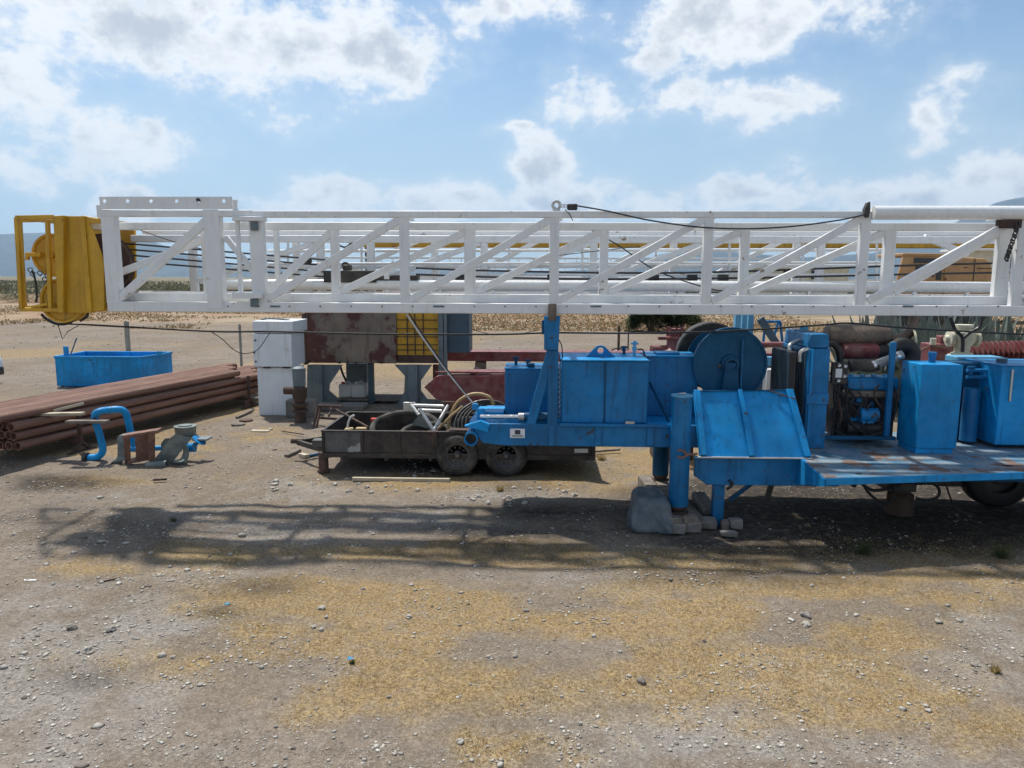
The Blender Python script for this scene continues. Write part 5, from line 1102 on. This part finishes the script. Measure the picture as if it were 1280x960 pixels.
# ------------------------------------------------------------------ dark red steel
rb = thing('red_chassis', (xat(640, 500, 17.2), 17.8, 0), 'dark red steel chassis beam with a pointed end lying behind the blue tanks', 'chassis')
Yr = 17.2
MB().pprism([(530, 484), (546, 470), (740, 468), (740, 506), (575, 505), (545, 499)], Yr, .12).build('side_beam', M['red'], rb, .015)
mb = MB(); zz = zat(467.5, Yr, 640); mb.hplate([(xat(543, 470, Yr), Yr + .0), (xat(740, 470, Yr), Yr), (xat(740, 470, Yr), Yr + .5), (xat(600, 470, Yr), Yr + .5)], zz + .004, zz + .05); mb.build('top_flange', M['red'], rb, .006)
MB().pprism([(562, 468), (740, 466), (740, 500), (562, 500)], Yr + 1.4, .12).build('side_beam', M['red'], rb, .015)
for px in (590, 640, 700): MB().box(xat(px, 480, Yr) - .06, xat(px, 480, Yr) + .06, Yr + .12, Yr + 1.4, zz - .35, zz - .02).build('cross_member', M['red'], rb, .008)
MB().pbox(612, 614.5, 472, 503, Yr - .02, .02).build('stiffener', M['red'], rb)
for px in (560, 720): MB().box(xat(px, 480, Yr) - .1, xat(px, 480, Yr) + .1, Yr + .1, Yr + 1.4, .0, zat(505, Yr, 640) - .01).build('timber_packer', M['wood'], rb, .01)
bm_ = thing('red_beam', (xat(700, 450, 21), 21.2, 0), 'long dark red box beam stretching away behind the rig', 'beam')
MB().pbox(559, 1015, 440.5, 453, 21, .6).build('box_beam', M['red'], bm_, .02)
for px in (600, 800, 1000): MB().box(xat(px, 455, 21) - .15, xat(px, 455, 21) + .15, 21.05, 21.5, .0, zat(453, 21, px) - .004).build('packer', M['wood'], bm_, .01)
wv = thing('red_valve_head', at(844, 440, 13.6), 'dark red flanged valve head rising behind the second blue tank', 'valve'); c_ = at(843, 440, 13.6); zb_ = zat(446, 13.6, 843)
MB().lathe((c_.x, 13.6, zb_ - .9), (0, 0, 1), [(0, .2), (.9, .2), (.93, .34), (1.0, .33), (1.05, .2), (1.12, .15), (1.22, .145), (1.23, .18), (1.27, .18), (1.28, .13), (1.36, .13), (1.37, .11), (1.42, .11), (1.42, 0)], 22).build('valve_body', M['red'], wv)
MB().pbox(823, 866, 421, 425, 13.55, .1).build('flange_bar', M['red'], wv, .01); MB().cyl(at(814, 437, 13.5), at(843, 437, 13.6), .08, 12).build('side_outlet', M['red'], wv)
for a in np.linspace(0, 6.283, 9)[:-1]: MB().cyl((c_.x + .14 * math.cos(a), 13.6 + .14 * math.sin(a), zb_ + .37), (c_.x + .14 * math.cos(a), 13.6 + .14 * math.sin(a), zb_ + .55), .018, 6).build('stud', M['red'], wv)
MB().box(c_.x - .35, c_.x + .35, 13.3, 13.9, 0, zb_ - .9).build('valve_stand', M['rust_d'], wv)
o = thing('red_pipe', at(975, 431, 15.5), 'dark red pipe running behind the cable drum and radiator', 'pipe')
MB().cyl(at(935, 431, 15.5), at(1060, 430, 15.5), .06, 14).build('pipe_run', M['red'], o); q = at(945, 431, 15.5)
for px in (950, 1050): q = at(px, 433, 15.5); MB().box(q.x - .06, q.x + .06, 15.45, 15.55, 0, q.z - .04).build('pipe_stand', M['greyd'], o)
au = thing('earth_auger', at(1240, 440, 14.6), 'dark red auger with close spiral flights lying behind the right tank', 'auger')
a, b2 = at(1203, 440, 14.6), at(1330, 437, 14.6); L_ = (b2 - a).length; MB().cyl(a, b2, .09, 16).build('stem', M['red'], au)
mb = MB(); d_ = (b2 - a).normalized(); nt_ = 20; seg = 16; vs = []; u_ = d_.cross(Vector((0, 0, 1))).normalized(); w_ = u_.cross(d_)
for i in range(nt_ * seg + 1):
    th_ = 2 * math.pi * i / seg; base_ = a + d_ * (L_ * i / (nt_ * seg)); rd = u_ * math.cos(th_) + w_ * math.sin(th_)
    vs += [base_ + rd * .085, base_ + rd * .2, base_ + rd * .2 + d_ * .02, base_ + rd * .085 + d_ * .02]
fs = []
for i in range(nt_ * seg):
    for k in range(4): fs.append((4 * i + k, 4 * i + (k + 1) % 4, 4 * i + 4 + (k + 1) % 4, 4 * i + 4 + k))
mb.add(vs, fs).build('spiral_flight', M['red'], au)
for px in (1215, 1320): q = at(px, 450, 14.6); MB().box(q.x - .12, q.x + .12, 14.4, 14.8, 0, zat(454, 14.6, px)).build('trestle_block', M['rust_d'], au)
o = thing('red_gearbox', at(1178, 445, 13.8), 'dark red box with a round boss left of the cream valve', 'gearbox')
MB().pbox(1163, 1194, 430, 455, 13.8, .4).build('case', M['red'], o, .02); MB().pbox(1176, 1186, 420, 431, 13.85, .2).build('boss', M['red'], o, .02); MB().box(xat(1165, 455, 13.8), xat(1192, 455, 13.8), 13.85, 14.15, 0, zat(455, 13.8, 1178)).build('pedestal', M['rust_d'], o)
MB().tube(pspline([(1145, 448), (1152, 438), (1166, 433), (1185, 436), (1196, 442)], 13.6, 5), .018, 7).build('copper_line', M['rust'], o); q = at(1166, 431, 13.6); MB().cyl(q, q + Vector((0, 0, .12)), .05, 10).build('breather', M['cream'], o)
cv = thing('cream_valve', at(1202, 450, 13.2), 'cream painted preventer valve with side bonnets behind the blue tanks', 'valve'); c_ = at(1202, 440, 13.2); z0_ = zat(452, 13.2, 1202)
MB().box(c_.x - .15, c_.x + .15, 13.05, 13.4, z0_ - .8, z0_ + .12).build('valve_base', M['cream'], cv, .02); MB().lathe((c_.x, 13.2, z0_ + .1), (0, 0, 1), [(0, .17), (.05, .17), (.07, .12), (.15, .13), (.3, .2), (.42, .19), (.45, .12), (.5, .12), (.5, .15), (.55, .15), (.55, 0)], 20).build('valve_body', M['cream'], cv)
for s_ in (-1, 1): MB().lathe((c_.x, 13.2, z0_ + .4), (s_, 0, 0), [(.1, .1), (.2, .1), (.2, .14), (.25, .14), (.26, .07), (.31, .05), (.31, 0)], 14).build('bonnet', M['cream'], cv)
MB().box(c_.x - .2, c_.x + .2, 13.0, 13.45, 0, z0_ - .8).build('pedestal', M['rust_d'], cv)
for pts in ([(1188, 396), (1194, 412), (1203, 422), (1203, 440)], [(1228, 396), (1224, 409), (1212, 416), (1204, 423)]): MB().tube(pspline(pts, 12.9, 5), .03, 8).build('hose', M['hose'], cv)
# ------------------------------------------------------------------ blue gantry pieces behind the drum
bg_ = thing('blue_gantry', at(935, 470, 17.5), 'light blue gantry columns standing behind the cable drum', 'gantry')
for px, wv_ in ((921, 6.5), (932.5, 6), (944, 7)): a = xat(px, 410, 17.5); hw = wv_ * 17.5 / FPX / 2; MB().box(a - hw, a + hw, 17.4 + (px - 921) * .02, 17.6 + (px - 921) * .02, 0, zat(368, 17.5, px)).build('column', M['blue_l'], bg_, .01)
MB().bar(at(950, 398, 17.6), at(985, 452, 17.6), .12, .16).build('brace', M['greyd'], bg_, .008); MB().pbox(950, 1000, 447, 458, 17.5, .3).build('base_beam', M['blue_l'], bg_, .01); MB().box(xat(950, 450, 17.5), xat(1000, 450, 17.5), 17.55, 17.75, 0, zat(458, 17.5, 970) - .01).build('base_block', M['greyd'], bg_)
tr2 = thing('blue_trestle', at(968, 440, 19.5), 'small blue tube trestle behind the gantry brace', 'trestle')
for (a, b2) in (((957, 402), (975, 402)), ((957, 402), (953, 436)), ((975, 401), (979, 436)), ((973, 403), (963, 434)), ((953, 430), (979, 430))): MB().cyl(at(*a, 19.5), at(*b2, 19.5), .035, 8).build('tube', M['blue'], tr2)
for px in (954, 979): a = at(px, 434, 19.5); MB().box(a.x - .03, a.x + .03, 19.47, 19.53, 0, a.z).build('leg', M['blue'], tr2)
o = MB().pbox(958, 990, 462, 500, 16.6, .3).build('white_bin', M['plastic'], bevel=.02); o2 = tag(o, 'white sheet metal bin seen between cable drum and radiator', 'bin')
# ------------------------------------------------------------------ yellow boom
yb = thing('yellow_boom', at(850, 400, 19), 'long yellow crane boom resting level behind the white mast', 'boom')
MB().pprism([(429, 302), (440, 299), (1400, 299), (1400, 310), (456, 309)], 19, .35).build('boom_beam', M['yellow'], yb, .02)
for px in (462, 1298): a = xat(px, 400, 19.1); MB().box(a - .07, a + .07, 19.05, 19.2, 0, zat(309, 19, px)).build('rest_post', M['greyd'], yb)
MB().tube(pspline([(425, 307), (432, 309), (440, 303)], 18.95, 4), .025, 6).build('boom_hook', M['black'], yb)
# ------------------------------------------------------------------ tan machine, cabin, tank farm
tm = thing('tan_loader', (xat(1180, 400, 29), 30, 0), 'tan earthmover with open cab and sloping hood beyond the mast', 'loader'); Yt = 29
MB().pprism([(1122, 348), (1130, 317), (1182, 318), (1178, 352), (1176, 372), (1122, 372)], Yt, .12).build('cab_side', M['tan'], tm, .02); MB().pprism([(1122, 348), (1130, 317), (1182, 318), (1178, 372), (1122, 372)], Yt + 1.9, .12).build('cab_side', M['tan'], tm, .02)
MB().pprism([(1129, 316), (1186, 317), (1184, 321), (1129, 320)], Yt - .05, 2.2).build('cab_roof', M['tan'], tm, .03)
MB().pprism([(1143, 322), (1170, 323), (1169, 329), (1142, 329)], Yt - .02, .03).build('cab_window', M['glass'], tm); MB().pbox(1144, 1168, 333, 346, Yt - .02, .03).build('cab_window', M['glass'], tm)
MB().pbox(1171, 1177.5, 323, 350, Yt - .03, .04).build('door_gap', M['black'], tm)
MB().pprism([(1180, 320), (1232, 323), (1239, 329), (1242, 352), (1242, 374), (1180, 374)], Yt + .1, 1.8).build('hood', M['tan'], tm, .05)
for (x0, x1, y0, y1) in ((1217.5, 1218.3, 323, 352), (1205, 1210, 334, 335), (1222, 1240, 335, 336)): MB().pbox(x0, x1, y0, y1, Yt + .08, .03).build('hood_seam', M['black'], tm)
for px in (1140, 1218):
    q = at(px, 400, Yt); MB().lathe((q.x, Yt - .35, .75), (0, 1, 0), [(0, 0), (0, .4), (-.02, .45), (0, .68), (.08, .75), (.4, .75), (.45, .6), (.45, 0)], 28).build('wheel', M['rubber'], tm)
MB().box(xat(1120, 400, Yt), xat(1242, 400, Yt), Yt + .2, Yt + 1.7, .6, zat(374, Yt) - .01).build('chassis', M['black'], tm, .03)
cb_ = thing('site_cabin', (xat(1245, 380, 58), 60, 0), 'off white flat roofed site cabin in the distance behind the tan loader', 'cabin')
MB().pbox(1209, 1300, 313, 392, 58, 3).build('cabin_wall', M['cream'], cb_, .03); MB().pbox(1207, 1302, 310.5, 313.5, 57.7, 3.6).build('cabin_roof', M['white'], cb_, .03); MB().pbox(1252, 1264, 322, 336, 57.96, .05).build('window', M['glass'], cb_)
tf = thing('storage_tank', (xat(700, 380, 72), 74, 0), 'long white storage tank with a railing on top, far behind the mast', 'tank')
xa, xb = xat(478, 380, 72), xat(835, 380, 72); z1 = zat(345.5, 72, 650)
MB().box(xa, xb, 72, 75, .3, z1).build('tank_body', M['white'], tf, .1)
for i in range(13): x = xa + (xb - xa) * (i + .5) / 13; MB().box(x - .08, x + .08, 71.9, 72, .3, z1 - .1).build('tank_rib', M['white'], tf, .02)
zr2 = zat(322, 72, 650)
for zz_ in (zr2, (zr2 + z1) / 2): MB().box(xa, xb, 72.05, 72.13, zz_ - .06, zz_ + .02).build('handrail', M['white'], tf)
for i in range(26): x = xa + (xb - xa) * i / 25; MB().box(x - .04, x + .04, 72.06, 72.12, z1, zr2).build('baluster', M['white'], tf)
MB().box(xa + 1, xb - 1, 72.3, 74.8, .0, .29).build('tank_base', M['concrete'], tf)
w2 = thing('distant_shed', (xat(985, 380, 85), 88, 0), 'low pale shed far behind the mast, left of the tan loader', 'shed')
MB().pbox(930, 1060, 333, 385, 85, 6).build('shed_wall', M['cream'], w2, .05); MB().pprism([(926, 334), (945, 329), (1045, 329), (1064, 334)], 84.7, 6.6).build('shed_roof', M['grey'], w2, .02)
for px in (950, 985, 1020): MB().pbox(px - 6, px + 6, 338, 349, 84.95, .06).build('window', M['glass'], w2)
# white car at the left edge
cx = at(-22, 480, 21); pc = thing('parked_car', (cx.x, 21.4, 0), 'white car just entering the left edge of the picture beyond the pipes', 'car')
mb = MB(); xe = xat(6, 470, 22.4)
mb.prism([(xe, .42), (xe + .02, .62), (xe - .05, .86), (xe - .35, .93), (xe - .75, 1.4), (xe - 2.4, 1.45), (xe - 3.0, 1.0), (xe - 4.0, .9), (xe - 4.1, .45)], 20.8, 22.4); mb.build('body', M['cabinet'], pc, .08)
mb = MB().prism([(xe - .45, .97), (xe - .8, 1.36), (xe - 2.3, 1.40), (xe - 2.75, 1.0)], 20.78, 20.83); mb.build('side_window', M['glass'], pc)
MB().box(xe - .12, xe + .05, 20.85, 22.35, .25, .5).build('bumper', M['black'], pc, .04)
for dx in (-.55, -3.3):
    t_ = MB().lathe((xe + dx, 20.76, .31), (0, 1, 0), [(.02, 0), (.02, .18), (0, .2), (0, .29), (.03, .31), (.2, .31), (.2, 0)], 28).build('wheel', M['rubber'], pc); MB().lathe((xe + dx, 20.755, .31), (0, 1, 0), [(.0, 0), (.02, .1), (.0, .19), (.03, .19)], 20).build('rim', M['steel'], t_)
# ------------------------------------------------------------------ cribbing, tarp bundle, rubble under the jacks
zcr = zat(640, 9.62, 852)
p0 = Vector((xat(852, 640, 9.62), 9.62, 0))
for i, (dx, lb) in enumerate(((-.10, 'weathered timber under the near jack, left of the pair'), (.10, 'weathered timber under the near jack, right of the pair'))):
    o = MB().bar((p0.x + dx - .02, 9.36 + i * .02, zcr / 2 - .001), (p0.x + dx - .14, 11.5, zcr / 2 - .001), .19, zcr - .002).build('crib_timber', M['wood'], bevel=.012); tag(o, lb, 'timber')
for (px, py, w_, d_, h2, m_, lb) in ((849, 668, .17, .18, .13, 'concrete', 'rough concrete block at the foot of the timbers, left one'), (868, 666, .2, .18, .14, 'concrete', 'rough concrete block at the foot of the timbers, right one'), (889, 662, .19, .2, .12, 'concrete', 'grey stone block left under the blue support leg'), (907, 663, .1, .16, .11, 'wood', 'small timber wedge under the blue support leg'), (921, 662, .17, .16, .13, 'concrete', 'dark rubble block right of the blue support leg'), (912, 672, .22, .12, .07, 'concrete', 'flat stone on the ground in front of the support leg')):
    q = atz(px, py); o = MB().box(q.x - w_ / 2, q.x + w_ / 2, q.y, q.y + d_, 0, h2); me2 = o.build('rubble_block', M[m_], bevel=.02)
    for v in me2.data.vertices: v.co += Vector((random.uniform(-.015, .015), random.uniform(-.015, .015), random.uniform(-.012, .012)))
    tag(me2, lb, 'block')
o = MB().bar(at(887, 640, 9.9), at(872, 618, 10.4), .2, .12).build('tilted_block', M['concrete'], bevel=.03); tag(o, 'tilted concrete slab piece between the near jack and the support leg', 'block')
o = MB().bar(Vector((atz(884, 668).x, 9.5, .06)), Vector((p0.x + .1, 11.0, .08)), .14, .1).build('crib_timber', M['wood'], bevel=.012); tag(o, 'long timber lying slanted from support leg to far jack', 'timber')
# tarp bundle
bm = bmesh.new(); bmesh.ops.create_cube(bm, size=1); bmesh.ops.subdivide_edges(bm, edges=bm.edges, cuts=14, use_grid_fill=True)
c0 = atz(813, 664)
for v in bm.verts:
    p = v.co * 2; s_ = p.copy(); L4 = (abs(p.x) ** 7 + abs(p.y) ** 7 + abs(p.z) ** 7) ** (1 / 7); p /= max(L4, .001)
    lean = .16 * p.z
    q = Vector((p.x * .225 * (1 - .12 * p.z), p.y * .2, p.z * .235 + .05 * p.y * max(p.z, 0)))
    nz = noise.noise(Vector((p.x * .9, p.y * .9, p.z * 1.1 + 4))) * .04 + abs(noise.noise(Vector((p.x * 2.6 + p.z * 1.6, p.y * 2, p.z * .6 + 7)))) * .075 * (1 - .6 * max(p.z, 0))
    ang = math.atan2(p.y, p.x); low = (1 - p.z) / 2; fold = .5 + .5 * math.sin(ang * 5 + p.z * 1.3 + 1.2 * math.sin(ang * 2)); q.x *= 1 + low * (.10 + .16 * fold ** 3); q.y *= 1 + low * (.08 + .14 * fold ** 3)
    q += v.co.normalized() * nz * .7; q.x += .05 * (1 - p.z) * .6 * (1 if p.x > 0 else .2); q.y += .12 * (p.z + 1) * .5
    v.co = q + Vector((0, 0, .225))
for v in bm.verts: v.co.z = max(v.co.z, -.01)
me = bpy.data.meshes.new('tarp_bundle'); bm.to_mesh(me); bm.free(); me.shade_smooth(); me.materials.append(M['tarp'])
o = bpy.data.objects.new('tarp_bundle', me); C.objects.link(o); o.location = (c0.x, c0.y + .1, 0); tag(o, 'grey blue tarp wrapped bundle on the ground left of the near jack', 'bundle')
# litter of blue plastic and white flakes
for (px, py, lb) in ((438, 829, 'scrap of blue plastic lying in the yellow grass'), (284, 760, 'tiny blue scrap beside the dark dirt patch at left')):
    q = atz(px, py); s_ = .03; o = MB().add([(q.x - s_, q.y, .03), (q.x + s_, q.y - s_ * .5, .05), (q.x + s_ * .8, q.y + s_, .035), (q.x - s_ * .7, q.y + s_ * .8, .055), (q.x - s_, q.y, .028), (q.x + s_, q.y - s_ * .5, .048), (q.x + s_ * .8, q.y + s_, .033), (q.x - s_ * .7, q.y + s_ * .8, .053)], [(0, 1, 2, 3), (7, 6, 5, 4), (0, 4, 5, 1), (1, 5, 6, 2), (2, 6, 7, 3), (3, 7, 4, 0)]).build('plastic_scrap', M['blue_l']); tag(o, lb, 'litter')
q = atz(34, 728); o = MB().bar(q + Vector((-.1, 0, .02)), q + Vector((.1, .01, .02)), .04, .015).build('plastic_scrap', M['plastic']); tag(o, 'white flat strip lying on the dirt near the left edge', 'litter')
# ------------------------------------------------------------------ plants
def leafcloud(name, c, rad, n, size, cols, parent=None, clumps=26):
    """a crown as many small leaf faces gathered in clumps through a volume"""
    cc = rng.normal(0, 1, (clumps, 3)); cc /= np.linalg.norm(cc, axis=1)[:, None]; cc *= (.35 + .65 * rng.random((clumps, 1)) ** .5)
    cc[:, 2] = np.abs(cc[:, 2]) * 1.2 - .25
    k = rng.integers(0, clumps, n); pos = cc[k] + rng.normal(0, .17, (n, 3)); pos *= np.array(rad)
    col = np.array(cols)[rng.integers(0, len(cols), n)] * (.7 + .6 * rng.random((n, 1))) * (.85 + .3 * rng.random((clumps, 1)))[k]
    LV = [(-.5, 0, 0), (0, -.28, .1), (.5, 0, .25), (0, .28, .1)]
    s_ = size * (.6 + .8 * rng.random(n)); o = inst_mesh(name, LV, [(0, 1, 2, 3)], pos, np.stack([s_, s_, s_], -1), rng.random(n) * 6.28, col, M['leaf'], rng.normal(0, 1.2, (n, 2)))
    if parent: o.parent = parent
    else: o.location = c
    return o
GREENS = [(.055, .085, .025), (.08, .115, .035), (.035, .06, .02)]
def bush(px, py, Y, rx, rz, n, size, cols, label, cat='bush', trunk=True, group=None):
    b_ = thing('bush', (xat(px, py, Y), Y, 0), label, cat, group)
    o = leafcloud('foliage', None, (rx, rx * .8, rz), n, size, cols, b_); o.location = (0, 0, rz * .55)
    if trunk:
        mb = MB(); base = ORG[b_.name]
        for i in range(5):
            a = 1.256 * i; mb.tube([base + Vector((0, 0, -.05)), base + Vector((math.cos(a) * rx * .2, math.sin(a) * rx * .2, rz * .4)), base + Vector((math.cos(a) * rx * .5, math.sin(a) * rx * .5, rz * .95))], [.07, .05, .02], 6)
        mb.build('stems', M['bark'], b_)
    return b_
bush(813, 405, 46, 1.3, 1.2, 9000, .17, GREENS, 'left half of the dark green bush pair at the field edge below the mast')
bush(850, 405, 46.5, 1.2, 1.1, 8000, .17, GREENS, 'right half of the dark green bush pair, directly behind the red valve head')
OL = [(.11, .12, .06), (.14, .13, .075), (.09, .105, .05)]
fars = [(8, 95, 'olive scrub bush at far left beyond the yellow crown guard'), (38, 78, 'low olive scrub bush below the yellow upper sheave'), (66, 120, 'far scrub bush right behind the crown sheaves'), (196, 90, 'bare twiggy bush seen through the left head frame of the mast'), (232, 130, 'scrub bush seen right in the left head frame'),
        (610, 100, 'scrub bush at the field edge above the small blue tank'), (655, 110, 'scrub bush left of the blue mast post at the field edge'), (740, 95, 'brown scrub left of the dark green bushes'), (895, 85, 'olive scrub right of the dark green bushes'), (1000, 75, 'grey scrub behind the muffler')]
for (px, Y, lb) in fars: bush(px, 380, Y, random.uniform(1.4, 2.6), random.uniform(.8, 1.6), 1500, .16, OL, lb, trunk=True)
# agaves
def agave_mesh(seed):
    r = random.Random(seed); mb = MB()
    for i in range(30):
        a = i * 2.4 + r.uniform(-.2, .2); tl_ = .12 + (i / 30) * 1.15; L_ = r.uniform(.95, 1.3); d_ = Vector((math.cos(a) * math.sin(tl_), math.sin(a) * math.sin(tl_), math.cos(tl_)))
        sd_ = Vector((-math.sin(a), math.cos(a), 0)); up_ = sd_.cross(d_)
        pts_ = [(0, .05), (.35, .075), (.7, .055), (1, .004)]; v_ = []
        for tt, wd in pts_:
            c_ = d_ * (tt * L_) + Vector((0, 0, -.12 * tt * tt * math.sin(tl_))); v_ += [c_ - sd_ * wd + up_ * .0, c_ - up_ * wd * .35 * (-1), c_ + sd_ * wd]
        f_ = []
        for k in range(3):
            o_ = 3 * k; f_ += [(o_, o_ + 1, o_ + 4, o_ + 3), (o_ + 1, o_ + 2, o_ + 5, o_ + 4)]
        mb.add(v_, f_)
    return mb
M['agave'] = mat('agave_leaf', (.12, .155, .125), .55, var=.3, vs=2, dust=((.30, .29, .24), .4), bump=.1)
protos = [agave_mesh(s_).build('agave', M['agave'], fix=False, smooth=60) for s_ in (1, 2, 3)]
spots = [(1090 + i * 9.8 + random.uniform(-4, 4), 19.5 + (i % 3) * 1.3 + random.uniform(-.3, .5), random.uniform(1.75, 2.2)) for i in range(22)]
for i, (px, Y, s_) in enumerate(spots):
    o = protos[i] if i < 3 else protos[i % 3].copy()
    if i >= 3: C.objects.link(o)
    o.location = (xat(px, 430, Y), Y, 0); o.scale = (s_, s_, s_); o.rotation_euler.z = random.random() * 6
    tag(o, 'tall grey green agave in the row behind the right tanks', 'agave', 'agaves in a row behind the rig')
# far scrub and dry brush, beyond counting
def brush(name, n, ymin, ymax, h, w_, cols, clump, label, cat, thr=.5, xlim=.85):
    X, Y = scatter(n, ymin, ymax, lambda X, Y: np.clip((fbm(X, Y, clump, 51, 4) - thr) * 7, 0, 1), xlim); n = len(X)
    col = np.array(cols)[rng.integers(0, len(cols), n)] * (.7 + .6 * rng.random((n, 1))); hh = h * (.4 + .9 * rng.random(n)) ; ww = w_ * (.6 + .8 * rng.random(n))
    pos = np.stack([X, Y, hgt(X, Y) + hh * .0], -1)
    o = inst_mesh(name, [(-1, 0, 0), (.8, .2, 0), (.9, .5, .7), (-.3, .3, 1)], [(0, 1, 2, 3)], pos, np.stack([ww, ww, hh], -1), rng.random(n) * 6.28, col, M['leaf'], rng.normal(0, .5, (n, 2))); return tag(o, label, cat, kind='stuff')
brush('dry_brush', 60000, 46, 120, .10, .06, [(.36, .22, .11), (.42, .31, .17), (.28, .19, .10), (.20, .17, .09)], .12, 'reddish dry grass and brush along the far edge of the gravel', 'brush', .42)
brush('far_scrub', 40000, 90, 420, 1.0, .22, [(.10, .11, .06), (.13, .125, .07), (.075, .09, .05), (.17, .14, .08)], .05, 'olive scrubland stretching to the foot of the hills', 'scrub', .46)
# pale stones and litter strip in the distance
# small scrap around the trailer tongue and cabinet
for (a, b2, wd, m_, lb) in (((358, 573), (374, 566), .09, 'wood', 'dark timber offcut lying below the trailer tongue'), ((376, 571), (384, 574), .1, 'woodp', 'pale wood chip lying beside the trailer tongue'), ((385, 573), (402, 570), .06, 'blue_d', 'small blue steel offcut under the trailer front'),
                            ((296, 524), (316, 515), .07, 'wood', 'grey stick leaning on stones left of the white cabinet'), ((352, 541), (380, 546), .03, 'rust_d', 'thin rusty rod on the dirt in front of the standing valve'), ((742, 567), (775, 565), .05, 'wood', 'timber offcut on the grass behind the rig near the trailer tail')):
    p_, q_ = atz(*a), atz(*b2); o = MB().bar(p_ + Vector((0, 0, .04)), q_ + Vector((0, 0, .05)), wd, wd * .7).build('offcut', M[m_], bevel=.006); tag(o, lb, 'scrap')
# ------------------------------------------------------------------ haze
hb = MB().box(-9900, 9900, -330, 9900, -8, 950).build('haze', M['paper'], smooth=0)
vm_ = bpy.data.materials.new('haze_air'); vm_.use_nodes = True; vm_.node_tree.nodes.clear(); tt = NT(vm_.node_tree)
pv = tt.n('ShaderNodeVolumePrincipled'); pv.inputs['Color'].default_value = (.5, .74, 1, 1); pv.inputs['Density'].default_value = HAZE; pv.inputs['Anisotropy'].default_value = .2
mo = tt.n('ShaderNodeOutputMaterial'); tt.L.new(pv.outputs[0], mo.inputs['Volume']); hb.data.materials.clear(); hb.data.materials.append(vm_)
tag(hb, 'thin bluish haze hanging over the plain and hills', 'haze', kind='stuff')
